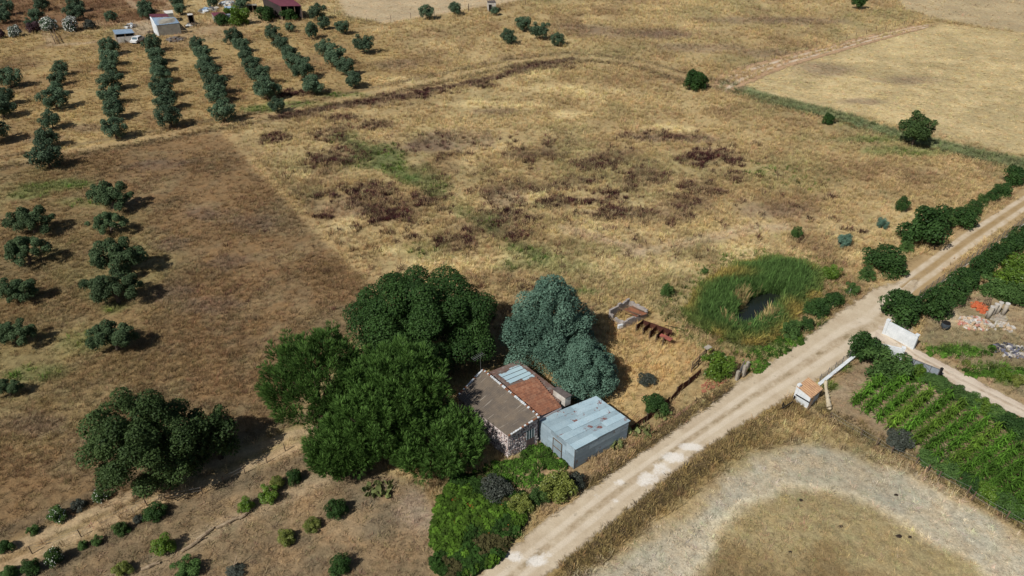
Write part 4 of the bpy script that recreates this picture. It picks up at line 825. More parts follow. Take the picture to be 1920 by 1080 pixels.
# ================================================================ TREES AND SHRUBS
def frame_from(Nv):
    up = np.where(np.abs(Nv[:, 2:3]) < .9, np.array([[0, 0, 1.]]), np.array([[1., 0, 0]]))
    T = np.cross(up, Nv); T /= np.linalg.norm(T, axis=1, keepdims=True) + 1e-9
    return T, np.cross(Nv, T)
def leaf_cloud(C, R, cnt, leaf, rng, fill=.45, outw=.75, up=.25, aspect=.55, flat=1.0):
    """leaf-sized faces through the outer volume of every lobe; returns vertices (n*4,3) and a tint per leaf"""
    C = np.asarray(C, float); R = np.asarray(R, float); w = R ** 2 / (R ** 2).sum(); want = cnt; cnt = int(cnt * 2.6)
    idx = rng.choice(len(R), cnt, p=w); D = rng.normal(size=(cnt, 3)); D /= np.linalg.norm(D, axis=1, keepdims=True)
    low = D[:, 2] < -.35; D[low, 2] *= rng.choice([-1, 1], low.sum(), p=[.6, .4])
    rr = R[idx] * (1 - fill * rng.random(cnt) ** 1.5) * (1 + .06 * rng.normal(size=cnt))
    pos = C[idx] + D * rr[:, None] * np.array([1, 1, flat])
    deep = np.full(cnt, 9.0)                                   # leaves buried in a neighbouring lobe are dropped
    for c_, r_ in zip(C, R): deep = np.minimum(deep, np.sqrt(((pos - c_) ** 2).sum(1)) / r_)
    order = np.argsort(-(np.minimum(deep, 1.0) + .38 * rng.random(cnt)))[:want]; idx, D, rr, pos = idx[order], D[order], rr[order], pos[order]; cnt = want
    Nv = D * outw + rng.normal(size=(cnt, 3)) * .55 + np.array([0, 0, up]); Nv /= np.linalg.norm(Nv, axis=1, keepdims=True)
    T, B = frame_from(Nv); a = rng.uniform(0, 6.283, cnt); t2 = T * np.cos(a)[:, None] + B * np.sin(a)[:, None]; b2 = np.cross(Nv, t2)
    s = leaf * rng.uniform(.6, 1.4, cnt)
    l_, w_ = (t2 * s[:, None]), (b2 * (s * aspect)[:, None])
    V = np.stack([pos - l_, pos + w_ * .9 - Nv * (s * .15)[:, None], pos + l_, pos - w_], 1).reshape(-1, 3)
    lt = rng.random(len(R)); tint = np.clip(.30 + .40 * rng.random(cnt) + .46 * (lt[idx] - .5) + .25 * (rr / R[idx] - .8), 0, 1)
    nc = max(cnt // 14, 20); ic = rng.choice(len(R), nc, p=w); G = rng.normal(size=(nc, 3)); G *= (rng.random(nc) ** .4 * .62 / np.linalg.norm(G, axis=1))[:, None]; pc = C[ic] + G * R[ic][:, None]   # leafy inner twigs
    a1, a2 = rng.normal(size=(nc, 3)), rng.normal(size=(nc, 3)); a1 *= leaf * 2.4 / np.linalg.norm(a1, axis=1, keepdims=True); a2 *= leaf * 1.7 / np.linalg.norm(a2, axis=1, keepdims=True)
    V = np.concatenate([V, np.stack([pc - a1, pc + a2, pc + a1, pc - a2], 1).reshape(-1, 3)]); tint = np.concatenate([tint, .3 + .3 * rng.random(nc)])
    return V, tint
def needle_cloud(C, R, cnt, ln, rng, per=6, upb=.75):
    """upright pine shoots: fans of thin blades pointing out and up"""
    C = np.asarray(C, float); R = np.asarray(R, float); w = R ** 2 / (R ** 2).sum(); idx = rng.choice(len(R), cnt, p=w)
    D = rng.normal(size=(cnt, 3)); D /= np.linalg.norm(D, axis=1, keepdims=True); D[:, 2] = np.where(D[:, 2] < -.3, -D[:, 2] * .6, D[:, 2])
    rr = R[idx] * (1 - .4 * rng.random(cnt) ** 1.6); pos = C[idx] + D * rr[:, None]
    ax = D * .55 + np.array([0, 0, upb]) + rng.normal(size=(cnt, 3)) * .16; ax /= np.linalg.norm(ax, axis=1, keepdims=True)
    s = ln * rng.uniform(.65, 1.35, cnt); T, B = frame_from(ax); out = []; lt = rng.random(len(R))
    tint = np.clip(.25 + .4 * rng.random(cnt) + .35 * (lt[idx] - .5) + .3 * D[:, 2] * .6, 0, 1)
    for k in range(per):
        a = 6.283 * k / per + rng.uniform(0, .8, cnt); side = T * np.cos(a)[:, None] + B * np.sin(a)[:, None]; wv = np.cross(ax, side)
        tip = pos + (ax * .95 + side * .42) * s[:, None]; wd = (s * .085)[:, None]
        out.append(np.stack([pos - wv * wd * .6, pos + wv * wd * .6, pos + (ax * .55 + side * .3) * s[:, None] + wv * wd, tip], 1))
    return np.stack(out, 1).reshape(-1, 3), np.repeat(tint, per)
def pine_cloud(rx, ry, rz, zc, heads, per, ln, rng):
    """branch heads all over the crown, each a spindle of upright needle tufts"""
    VV, TT, C = [], [], []
    for i in range(heads):
        z = 1 - 1.8 * (i + .5) / heads; ph = i * 2.39996 + rng.uniform(-.5, .5); r = math.sqrt(max(0, 1 - z * z)); q = rng.uniform(.80, 1.03) if i % 3 else rng.uniform(.4, .8)
        d = np.array([math.cos(ph) * r, math.sin(ph) * r, z]); b = d * q * np.array([rx, ry, rz]) + np.array([0, 0, zc]); ax = d * .42 + np.array([0, 0, 1.0]) + rng.normal(size=3) * .15; ax /= np.linalg.norm(ax)
        L = rng.uniform(.9, 1.7) * (.75 + .08 * rx); Rr = L * .36; C.append(tuple(b)); t = rng.random(per) ** .8; a = rng.uniform(0, 6.283, per); T, B = frame_from(ax[None]); rad = T * np.cos(a)[:, None] + B * np.sin(a)[:, None]
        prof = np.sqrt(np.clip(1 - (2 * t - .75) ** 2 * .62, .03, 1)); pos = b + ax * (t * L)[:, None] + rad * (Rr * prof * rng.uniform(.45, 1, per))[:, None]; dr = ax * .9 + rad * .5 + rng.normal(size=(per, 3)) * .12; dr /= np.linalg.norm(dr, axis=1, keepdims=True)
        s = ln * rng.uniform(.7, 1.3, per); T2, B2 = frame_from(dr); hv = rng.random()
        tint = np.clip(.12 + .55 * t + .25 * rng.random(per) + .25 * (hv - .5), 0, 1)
        for k in range(4):
            a2 = 1.57 * k + rng.uniform(0, 1, per); sd = T2 * np.cos(a2)[:, None] + B2 * np.sin(a2)[:, None]; wv = np.cross(dr, sd); wd = (s * .075)[:, None]
            VV.append(np.stack([pos - wv * wd * .6, pos + wv * wd * .6, pos + (dr * .55 + sd * .2) * s[:, None] + wv * wd, pos + (dr + sd * .28) * s[:, None]], 1)); TT.append(tint)
    return np.concatenate(VV).reshape(-1, 3), np.concatenate(TT), C
def lobes_ellipsoid(rx, ry, rz, zc, k, lr, rng, zmin=-.45, jitter=.22, inner=.25, qr=(.62, .86)):
    """lobe centres spread over an ellipsoid (golden spiral, jittered), plus some inside"""
    C, R = [], []
    for i in range(k):
        z = 1 - 2 * (i + .5) / k
        if z < zmin: continue
        ph = i * 2.39996 + rng.uniform(-.4, .4); r = math.sqrt(1 - z * z); q = rng.uniform(*qr)
        p = np.array([math.cos(ph) * r, math.sin(ph) * r, z]) * q + rng.normal(size=3) * jitter * .35
        C.append((p[0] * rx, p[1] * ry, zc + p[2] * rz)); R.append(lr * rng.uniform(.72, 1.25))
    for i in range(int(k * inner)):
        p = rng.normal(size=3); p *= .45 * rng.random() / np.linalg.norm(p); C.append((p[0] * rx, p[1] * ry, zc + p[2] * rz)); R.append(lr * 1.25)
    return C, R
def limbs(C, R, zc, rbase, rng, k=6, lean=(0, 0)):
    mb = MB(); top = Vector((lean[0], lean[1], zc * .62)); mid = Vector((lean[0] * .4 + rng.uniform(-.1, .1), lean[1] * .4, zc * .32))
    mb.tube([(0, 0, -.15), mid * .5 + Vector((0, 0, .02)), mid, top], [rbase * 1.25, rbase, rbase * .85, rbase * .55], 8)
    for i in rng.choice(len(C), min(k, len(C)), replace=False):
        e = Vector(C[i]); m_ = top.lerp(e, .5) + Vector((0, 0, -.12 * rbase)); mb.tube([mid.lerp(top, .6), m_, e], [rbase * .5, rbase * .3, rbase * .1], 6)
    return mb
BARK = plain('olive_bark', (120, 106, 92), (88, 76, 66), 3, .95); BARKD = plain('dark_bark', (84, 70, 58), (62, 52, 44), 3, .95)
L_OLIVE = leafmat('olive_leaves', col3(.028, .058, .030), col3(.115, .170, .098), .15, .7, .15)
L_OLIVEN = leafmat('near_olive_leaves', col3(.022, .046, .018), col3(.092, .138, .062), .15, .7, .15)
L_PINE = leafmat('pine_needles', col3(.016, .046, .010), col3(.108, .206, .042), .22, .6, .2, .12)
L_CAROB = leafmat('carob_leaves', col3(.010, .030, .008), col3(.050, .104, .024), .15, .65, .15, .1)
L_BLUE = leafmat('blue_green_leaves', col3(.028, .066, .046), col3(.150, .255, .185), .18, .7, .15, .08)
L_OAK = leafmat('oak_leaves', col3(.012, .028, .008), col3(.070, .112, .034), .15, .65, .15, .12)
L_SHRUB = leafmat('shrub_leaves', col3(.018, .046, .012), col3(.092, .165, .042), .2, .65, .15, .2)
L_BRIGHT = leafmat('bright_leaves', col3(.030, .070, .008), col3(.160, .265, .030), .28, .45, .35, .12)
L_YELLOW = leafmat('yellow_green_leaves', col3(.050, .075, .012), col3(.240, .270, .060), .28, .5, .3, .12)
L_DARK = leafmat('dark_grey_leaves', col3(.020, .028, .020), col3(.080, .090, .070), .15, .55, .3, .12)
L_CACTUS = leafmat('cactus_pads', col3(.050, .070, .020), col3(.210, .235, .080), .0, .6, .3, .12)
L_PURPLE = leafmat('purple_leaves', col3(.030, .014, .018), col3(.105, .052, .060), .2, .5, .3, .12)
L_FLOWER = leafmat('white_blossom', col3(.55, .55, .50), col3(.80, .80, .76), .25, .6, .2, .05)
L_ORANGE = leafmat('orange_blossom', col3(.55, .16, .02), col3(.80, .32, .05), .2, .6, .2, .05)

PROTO = {}
def proto(key, maker):
    if key not in PROTO: PROTO[key] = maker()
    return PROTO[key]
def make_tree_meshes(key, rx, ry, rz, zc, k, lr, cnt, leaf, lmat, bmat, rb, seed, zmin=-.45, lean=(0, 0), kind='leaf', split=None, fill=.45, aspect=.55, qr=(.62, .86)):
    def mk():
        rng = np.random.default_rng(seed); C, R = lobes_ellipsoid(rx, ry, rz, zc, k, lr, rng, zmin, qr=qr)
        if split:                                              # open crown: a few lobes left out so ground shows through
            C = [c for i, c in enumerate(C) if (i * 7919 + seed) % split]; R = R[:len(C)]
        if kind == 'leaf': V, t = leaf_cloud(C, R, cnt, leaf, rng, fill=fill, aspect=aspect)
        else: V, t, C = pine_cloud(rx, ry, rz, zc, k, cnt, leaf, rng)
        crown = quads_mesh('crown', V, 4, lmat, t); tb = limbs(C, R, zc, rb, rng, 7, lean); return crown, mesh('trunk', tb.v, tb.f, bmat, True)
    return proto(key, mk)
def plant_tree(name, label, cat, loc, meshes, rz=0, scale=1.0, group=None, extra=None):
    t = thing(name, label, cat, loc, group, rz, scale); link('trunk', meshes[1], t); link('crown', meshes[0], t)
    if extra: link(extra[0], extra[1], t)
    return t
def crown_spot(px, py, z): p = P(px, py, z); return Vector((p.x, p.y, 0))
ORD = ['first', 'second', 'third', 'fourth', 'fifth', 'sixth', 'seventh', 'eighth', 'ninth', 'tenth']
rt = random.Random(12)

# ---- olive variants -----------------------------------------------------------------------------------------
FAR_OL = [make_tree_meshes('fo%d' % i, 2.2, 2.0 + .1 * (i % 3), 1.75, 2.05, 30, .60, 4600, .115, L_OLIVE, BARK, .17, 100 + i, -.85, (rt.uniform(-.3, .3), rt.uniform(-.3, .3)), qr=(.55, .95), split=9) for i in range(7)]
NEAR_OL = [make_tree_meshes('no%d' % i, 3.2, 2.2, 1.6, 2.2, 40, .60, 9500, .10, L_OLIVEN, BARK, .24, 200 + i, -.7, (rt.uniform(-.4, .4), rt.uniform(-.3, .3)), split=4, qr=(.55, 1.0)) for i in range(5)]
ROWS = [
    ('row at the left picture edge', [(14, 143, 1.05), (4, 174, 1.1), (-2, 197, 1.1), (-14, 240, 1.2)]),
    ('gappy row left of the shed row', [(112, 124, .9), (107, 142, .9), (103, 160, .85), (99, 182, 1.1), (92, 220, .95), (84, 253, 1.0), (82, 283, 1.35)]),
    ('row below the small blue roofed shed', [(203, 85, 1), (204, 104, 1.05), (202, 122, 1), (206, 148, 1.05), (204, 173, 1.1), (210, 199, 1.1), (211, 237, 1.05)]),
    ('row below the white car', [(285, 79, 1), (290, 99, 1.05), (296, 116, 1.05), (299, 136, 1), (303, 160, 1.1), (309, 182, 1.15), (314, 213, 1.2)]),
    ('row below the log pile', [(369, 81, .95), (375, 95, .95), (382, 111, 1), (390, 130, 1.05), (403, 156, 1.1), (406, 173, 1), (417, 202, 1.2)]),
    ('row below the maroon pen', [(437, 66, 1), (449, 79, 1.05), (459, 96, 1.05), (471, 114, 1.1), (485, 136, 1.15), (498, 162, 1.2), (517, 192, .9)]),
    ('row below the maroon barn', [(510, 59, .95), (526, 78, 1), (540, 95, 1), (551, 111, 1.05), (568, 127, 1.1), (584, 152, 1.25)]),
    ('short row nearest the open field', [(609, 88, .95), (628, 102, 1.15), (648, 122, 1.0), (663, 143, 1.05)])]
oi = 0
for rname, trees in ROWS:
    for q, (x, y, s) in enumerate(trees):
        oi += 1; n_from = len(trees) - 1 - q
        plant_tree('olive_tree', 'olive tree, %s from the farm track in the %s' % (ORD[n_from], rname), 'olive tree', crown_spot(x, y, 2.2 * s), FAR_OL[oi % 7], rt.uniform(0, 6.28), s * rt.uniform(.80, 1.02), 'olive trees of the far orchard')
NEARL = [(208, 367, 78, 'right column, nearest the farm track'), (203, 419, 62, 'right column, smallest crown, below the track-side tree'), (217, 483, 97, 'right column, widest crown, middle of five'), (214, 541, 90, 'right column, fourth down, a green tuft below it'), (212, 632, 88, 'right column, bottom one with an open ragged crown'),
         (58, 414, 78, 'left column, nearest the green grass patch'), (46, 471, 80, 'left column, second down'), (35, 545, 72, 'left column, third down'), (28, 627, 72, 'left column, fourth down with a compact crown'), (14, 728, 52, 'left column, bottom one cut by the picture edge')]
for q, (x, y, w, lb) in enumerate(NEARL):
    s = w * unit(y, 2.5) / 5.6; plant_tree('olive_tree', 'spreading olive tree in the brown field, ' + lb, 'olive tree', crown_spot(x, y, 2.0 * s), NEAR_OL[q % 5], rt.choice([0.15, 3.3, -.2, .3, 3.0]), s, 'olive trees in the brown field')
LONE = [(583, 57, .95, 'tall narrow young olive in front of the maroon barn'), (607, 41, .85, 'dark small tree right of the narrow young olive'), (642, 49, .9, 'pale young olive beside the top field fence'), (682, 81, 1.1, 'lone olive standing apart right of the short row'), (543, 50, .6, 'thin sparse sapling before the maroon barn'), (594, 20, 1.1, 'loose pale tree at the barn field corner'),
        (800, 21, .95, 'left of two young olives along the top field edge'), (853, 14, .9, 'right of two young olives along the top field edge'), (928, 19, .6, 'small tree directly below the stone hut'), (982, 42, 1.0, 'topmost olive of the four below the stone hut'), (1013, 56, 1.05, 'largest olive of the four below the stone hut'), (953, 67, .9, 'leftmost olive of the four below the stone hut'), (1046, 72, .8, 'rightmost olive of the four below the stone hut'),
        (8, 12, 1.05, 'olive at the top left picture corner'), (1, 28, 1.0, 'olive cut by the left edge below the corner olive'), (76, 5, 1.0, 'upper olive above the purple bush'), (66, 26, .95, 'middle olive above the purple bush'), (60, 42, .75, 'small olive just above the purple bush'), (140, 7, 1.0, 'upper olive above the white oleanders'), (138, 21, 1.05, 'lower olive above the white oleanders'), (208, 30, .75, 'small round olive alone above the yard lane'),
        (269, 10, .9, 'upper of two olives left of the blue roofed barn'), (274, 20, 1.0, 'lower of two olives left of the blue roofed barn'), (336, 15, .85, 'olive behind the long blue roofed barn'), (333, 1, .85, 'olive at the top edge behind the barn'), (399, 1, .8, 'olive at the top edge above the maroon pen'), (455, 4, 1.15, 'broad olive at the top edge left of the maroon barn')]
for q, (x, y, s, lb) in enumerate(LONE): plant_tree('olive_tree', lb, 'olive tree', crown_spot(x, y, 2.2 * s), FAR_OL[(q * 3) % 7], rt.uniform(0, 6.28), (s * .8, s * .8, s * 1.15) if q == 0 else s, 'scattered young olives')

# ---- the big trees round the house --------------------------------------------------------------------------
def big(name, label, cat, px, py, zc, rx, ry, rz, k, lr, cnt, leaf, lm, bm, rb, seed, zmin=-.5, kind='leaf', lean=(0, 0), fill=.45, aspect=.55, qr=(.62, .86)):
    me_ = make_tree_meshes('big%d' % seed, rx, ry, rz, zc, k, lr, cnt, leaf, lm, bm, rb, seed, zmin, lean, kind, fill=fill, aspect=aspect, qr=qr); return plant_tree(name, label, cat, crown_spot(px, py, zc), me_)
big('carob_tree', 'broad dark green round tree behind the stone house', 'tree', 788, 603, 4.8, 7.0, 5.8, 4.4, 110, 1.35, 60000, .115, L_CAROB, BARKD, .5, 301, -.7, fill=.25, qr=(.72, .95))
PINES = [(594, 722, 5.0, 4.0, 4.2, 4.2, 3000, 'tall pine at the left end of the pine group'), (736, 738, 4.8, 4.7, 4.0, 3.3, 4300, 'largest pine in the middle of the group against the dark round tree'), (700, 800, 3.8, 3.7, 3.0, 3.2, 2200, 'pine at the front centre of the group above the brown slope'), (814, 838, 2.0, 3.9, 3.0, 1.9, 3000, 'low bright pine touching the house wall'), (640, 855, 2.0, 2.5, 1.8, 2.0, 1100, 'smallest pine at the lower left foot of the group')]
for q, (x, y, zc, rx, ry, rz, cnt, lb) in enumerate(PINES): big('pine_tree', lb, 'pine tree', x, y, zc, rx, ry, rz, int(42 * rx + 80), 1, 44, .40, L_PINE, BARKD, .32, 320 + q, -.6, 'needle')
def cone_tree(name, label, px, py, zc, H, rb, cnt, seed, leaf, lm, pw=.5):
    rng = np.random.default_rng(seed); C, R = [], []
    for i in range(90):
        h = ((i + .5) / 90) ** .9; r = rb * (1 - h ** 1.5) ** pw * rng.uniform(.75, 1.22); a = i * 2.4 + rng.uniform(-.5, .5); C.append((math.cos(a) * r * .78, math.sin(a) * r * .78, .9 + (H - 2.0) * h + rng.uniform(-.3, .3))); R.append((.55 + .40 * (1 - h)) * rng.uniform(.7, 1.3) * rb / 4.4)
    for i in range(10): h = i / 10; C.append((0, 0, .8 + (H - 2.2) * h)); R.append(rb * .5 * (1 - h) + .5)
    V, t = leaf_cloud(C, R, cnt, leaf, rng, fill=.25, up=.35); tb = MB().tube([(0, 0, -.2), (0, 0, H * .5), (0, 0, H * .9)], [.35, .22, .06], 8)
    for i in range(0, 44, 5): tb.tube([(0, 0, C[i][2] * .9), C[i]], [.08, .03], 5)
    plant_tree(name, label, 'tree', crown_spot(px, py, zc), (quads_mesh('crown', V, 4, lm, t), mesh('trunk', tb.v, tb.f, BARKD, True)))
cone_tree('blue_green_tree', 'tall blue green conical tree behind the house roof', 1030, 615, 4.0, 10.6, 5.2, 50000, 341, .092, L_BLUE, .62)
cone_tree('blue_green_tree', 'smaller blue green tree overhanging the back of the tin shed', 1096, 690, 2.6, 6.2, 3.5, 30000, 342, .088, L_BLUE)
big('holm_oak', 'large spreading olive green oak in the brown field at lower left', 'oak', 268, 832, 4.5, 4.1, 3.9, 4.3, 84, .90, 42000, .098, L_OAK, BARKD, .42, 351, -.75, fill=.3, qr=(.66, .98))
big('shaded_tree', 'smaller dark tree standing in the shade of the large oak', 'tree', 400, 815, 2.9, 2.2, 2.2, 2.7, 20, .8, 4200, .13, L_OAK, BARKD, .2, 352, -.6)
big('holm_oak', 'upright dark oak with bare trunk on the green field lane', 'oak', 1721, 243, 3.0, 2.6, 2.3, 2.6, 24, .85, 5200, .15, L_OAK, BARK, .22, 353, -.55)
big('round_tree', 'dense round dark green tree at the field track junction', 'tree', 1304, 152, 1.7, 2.3, 2.0, 1.9, 24, .8, 4800, .15, L_CAROB, BARKD, .2, 354, -.7)
big('round_tree', 'dark tree cut by the top picture edge at upper right', 'tree', 1613, 2, 2.2, 1.9, 1.7, 2.0, 20, .8, 2600, .17, L_CAROB, BARKD, .2, 355, -.6)

# ---- shrubs -------------------------------------------------------------------------------------------------
def shrub_meshes(kind, i):
    lm = {'dark': L_CAROB, 'mid': L_SHRUB, 'bright': L_BRIGHT, 'yellow': L_YELLOW, 'grey': L_DARK, 'blue': L_BLUE, 'purple': L_PURPLE, 'flower': L_SHRUB, 'oleander': L_OLIVE}[kind]
    def mk():
        rng = np.random.default_rng(500 + hash_(kind) + i); C, R = lobes_ellipsoid(1, 1, .95, .78, 18, .40, rng, -.75, .35)
        V, t = leaf_cloud(C, R, 3400, .068, rng, fill=.45, up=.3); tb = MB()
        for q in range(5): e = Vector(C[q * 2]); tb.tube([(rng.uniform(-.1, .1), rng.uniform(-.1, .1), -.1), e * .5 + Vector((0, 0, .05)), e], [.05, .035, .012], 5)
        ex = None
        if kind in ('flower', 'oleander'): V2, t2 = leaf_cloud(C, np.array(R) * 1.06, 80 if kind == 'flower' else 620, .085, rng, fill=.03, up=.9); ex = quads_mesh('blossom', V2, 4, L_FLOWER, t2)
        return quads_mesh('crown', V, 4, lm, t), mesh('trunk', tb.v, tb.f, BARKD, True), ex
    return proto('sh_%s%d' % (kind, i), mk)
def hash_(s): return sum(ord(c) * (i + 1) for i, c in enumerate(s)) % 97
SHRUBS = [  # px, py of the crown centre, width px, height/width, kind, label
    (1905, 331, 42, .9, 'dark', 'dark shrub at the right end of the green field lane'), (1882, 357, 30, .8, 'dark', 'shrub just below the lane-end shrub'), (1860, 368, 26, .8, 'dark', 'right twin of two small shrubs on the fence side of the field'), (1843, 376, 24, .85, 'mid', 'left twin of two small shrubs on the fence side of the field'),
    (1806, 409, 50, .7, 'dark', 'wide shrub right of the biggest hedge bush'), (1736, 429, 92, .75, 'dark', 'biggest round hedge bush above the grassy track'), (1702, 463, 26, .9, 'mid', 'small shrub touching the lower side of the biggest hedge bush'), (1664, 489, 72, .62, 'dark', 'long low hedge bush left of the grassy track'), (1692, 384, 26, 1.0, 'dark', 'small dark bush alone above the biggest hedge bush'),
    (1655, 419, 20, 1.0, 'blue', 'small pale grey green bush left of the biggest hedge bush'), (1584, 453, 28, .95, 'blue', 'pale blue green bush in the straw above the pond'), (1493, 437, 22, 1.0, 'mid', 'small round bush leftmost of those above the pond'), (1555, 224, 22, .95, 'dark', 'small dark bush on the green lane left of the upright oak'),
    (1560, 512, 30, .95, 'bright', 'bright bush at the right rim of the pond reeds'), (1597, 543, 24, 1.0, 'mid', 'bush by the road right of the pond, farthest up'), (1560, 563, 38, .8, 'dark', 'dense bush second from the top beside pond and road'), (1531, 579, 44, .8, 'dark', 'widest bush between pond and road'), (1512, 609, 26, .95, 'dark', 'dark round bush between pond and road bend'), (1484, 620, 40, .8, 'mid', 'green bush at the lower corner of the pond reeds'),
    (1250, 546, 22, 1.15, 'mid', 'small upright bush alone left of the pond'), (1321, 508, 12, 1.0, 'mid', 'tiny bush on the straw above the pond reeds'), (1627, 514, 32, .8, 'mid', 'green bush between the road side bushes and the long low hedge bush'), (1772, 414, 40, .8, 'mid', 'bush filling the gap right of the biggest hedge bush'), (1826, 391, 30, .8, 'dark', 'small bush between the wide shrub and the twin shrubs'),
    (1694, 577, 80, .8, 'dark', 'large round evergreen behind the long white wall'), (1618, 651, 52, 1.15, 'dark', 'dark upright evergreen at the end of the low garden wall'), (1660, 687, 78, .72, 'mid', 'broad glossy green bush before the shorter white wall'), (1722, 695, 26, .9, 'bright', 'small light green bush in front of the mesh gate'),
    (1754, 571, 62, .95, 'dark', 'first dark hedge bush of the fence row, nearest the white wall'), (1786, 548, 56, .8, 'dark', 'second dark hedge bush of the fence row'), (1814, 523, 52, .8, 'dark', 'third dark hedge bush of the fence row'), (1840, 501, 50, .8, 'dark', 'fourth dark hedge bush of the fence row'), (1868, 480, 48, .8, 'dark', 'fifth dark hedge bush of the fence row'), (1894, 462, 46, .8, 'dark', 'sixth dark hedge bush of the fence row'), (1920, 445, 46, .8, 'dark', 'seventh dark hedge bush, cut by the right picture edge'),
    (1862, 540, 52, .6, 'mid', 'dark lower bush at the left end of the bright vine patch'), (1890, 525, 60, .6, 'bright', 'bright green vine bush in the middle of the patch at right'), (1916, 500, 54, .7, 'bright', 'bright green vine bush at the right edge above the columns'), (1908, 552, 60, .55, 'mid', 'low green bush at the right edge above the rubble'),
    (1745, 712, 36, .6, 'mid', 'first vine bush along the driveway, beside the mesh gate'), (1768, 723, 36, .6, 'mid', 'second vine bush along the driveway'), (1794, 737, 38, .6, 'mid', 'third vine bush along the driveway'), (1822, 752, 40, .6, 'mid', 'fourth vine bush along the driveway'), (1850, 765, 40, .55, 'bright', 'fifth vine bush along the driveway, lighter green'), (1876, 781, 42, .6, 'mid', 'sixth vine bush along the driveway'), (1900, 797, 58, .65, 'dark', 'dark broad bush at the far end of the driveway vines'), (1925, 812, 44, .6, 'mid', 'vine bush cut by the right edge beside the driveway'),
    (1690, 824, 46, .65, 'grey', 'dark bluish shrub at the lower edge of the maize'), (1742, 858, 40, .6, 'mid', 'green squash clump below the maize next to the bluish shrub'), (1783, 882, 42, .6, 'mid', 'second squash clump below the maize'), (1822, 905, 42, .6, 'dark', 'third squash clump below the maize'), (1858, 925, 46, .6, 'bright', 'fourth squash clump below the maize'), (1890, 945, 46, .65, 'mid', 'fifth squash clump below the maize'), (1916, 960, 44, .7, 'mid', 'last squash clump at the lower right picture edge'),
    (1880, 702, 26, .9, 'bright', 'small fig bush on the bank above the driveway'), (1906, 712, 24, .9, 'yellow', 'yellowish bush on the bank at the right edge'), (1812, 680, 14, 1.0, 'yellow', 'small yellow green plant on the driveway bank'),
    (1228, 757, 46, .85, 'dark', 'small dark tree bush behind the rusty sheet fence'), (1345, 689, 58, .82, 'bright', 'round bright green bush beside the yard gate frame'), (1214, 711, 34, .5, 'grey', 'grey blue spiky clump in the middle of the yard grass'),
    (1046, 912, 66, .8, 'yellow', 'yellow green feathery shrub in front of the tin shed'), (1010, 930, 40, .8, 'mid', 'green shrub left below the feathery shrub by the road'), (1080, 902, 34, .9, 'grey', 'grey leaved shrub at the shed corner'), (976, 946, 46, .85, 'yellow', 'pale yellow green shrub beside the flower tangle'), (928, 918, 58, .7, 'grey', 'dark bare looking shrub above the flower tangle'),
    (107, 965, 38, .95, 'flower', 'white flowering shrub left of the oak on the lane edge'), (148, 946, 28, .9, 'grey', 'dull shrub between the two white flowering ones'), (187, 931, 30, 1.0, 'flower', 'white flowering shrub touching the oak foot'), (61, 995, 24, .8, 'mid', 'small shrub below left of the white flowering one'), (8, 1024, 34, .8, 'dark', 'dark shrub cut by the lower left picture edge'),
    (100, 1046, 38, 1.2, 'flower', 'tall shrub with white blooms beside the bottom left lane'), (57, 1064, 38, .9, 'dark', 'dark shrub left of the tall blooming shrub'), (14, 1074, 36, .7, 'mid', 'low shrub at the very bottom left corner'), (154, 1022, 22, .8, 'mid', 'left one of two tiny shrubs on the lane edge'), (181, 1014, 22, .9, 'mid', 'right one of two tiny shrubs on the lane edge'), (226, 990, 32, .9, 'mid', 'round shrub on the lane edge below the oak'), (288, 961, 46, .75, 'dark', 'wide shrub on the lane edge below the oak shadow'), (258, 973, 20, .9, 'grey', 'little dull shrub left of the wide lane shrub'),
    (307, 1025, 46, .9, 'bright', 'rounded green shrub beside the pale log line'), (230, 1067, 38, .8, 'yellow', 'yellow green shrub at the bottom left of the log line'), (348, 1068, 56, .6, 'mid', 'sprawling shrub at the bottom edge below the log line'), (462, 948, 34, .85, 'bright', 'bright shrub at the upper end of the pale log'), (502, 928, 42, .85, 'bright', 'bigger bright shrub above the log end'), (519, 905, 32, .9, 'yellow', 'yellowish shrub behind the bigger bright shrub'), (553, 893, 36, .95, 'dark', 'dark shrub under the smallest pine'),
    (630, 953, 48, .9, 'dark', 'round dark shrub alone on the brown slope'), (585, 984, 38, .65, 'yellow', 'low yellow green shrub left below the round dark shrub'), (536, 1007, 40, .75, 'yellow', 'yellow green shrub farthest down the brown slope'), (637, 1061, 50, .85, 'dark', 'dark shrub at the bottom edge of the brown slope'), (440, 1070, 40, .4, 'grey', 'dark sparse scrub beside the dead branch'),
    (28, 60, 24, .8, 'oleander', 'white flowering oleander leftmost below the corner olives'), (89, 48, 28, .9, 'oleander', 'white flowering oleander behind the pole chute'), (131, 47, 28, .9, 'oleander', 'brightest white oleander right of the pole chute'), (168, 46, 22, .8, 'grey', 'dark dry bush right of the white oleanders'), (62, 52, 24, .85, 'purple', 'dark purple leaved bush left of the pole chute'), (0, 64, 18, .9, 'purple', 'purple bush cut by the left picture edge'),
    (500, 26, 38, .7, 'dark', 'dark round tree bush in front of the maroon barn'), (445, 32, 40, .8, 'bright', 'light green fig before the maroon pen'), (543, 28, 34, .6, 'dark', 'low dark bush under the maroon barn front'), (417, 38, 26, .8, 'dark', 'dark bush beside the silver car')]
for q, (x, y, w, hw, kind, lb) in enumerate(SHRUBS):
    r = w * unit(y, .8) / 2 / (1.2 if (y > 880 and x < 700) else 1.02); hz = r * hw * 1.15; me_ = shrub_meshes(kind, q % 3)
    plant_tree('shrub', lb, 'shrub', crown_spot(x, y, hz * .75) - Vector((0, 0, .05)), me_, rt.uniform(0, 6.28), (r, r * rt.uniform(.8, 1.0), hz), 'shrubs', ('blossom', me_[2]) if me_[2] else None)
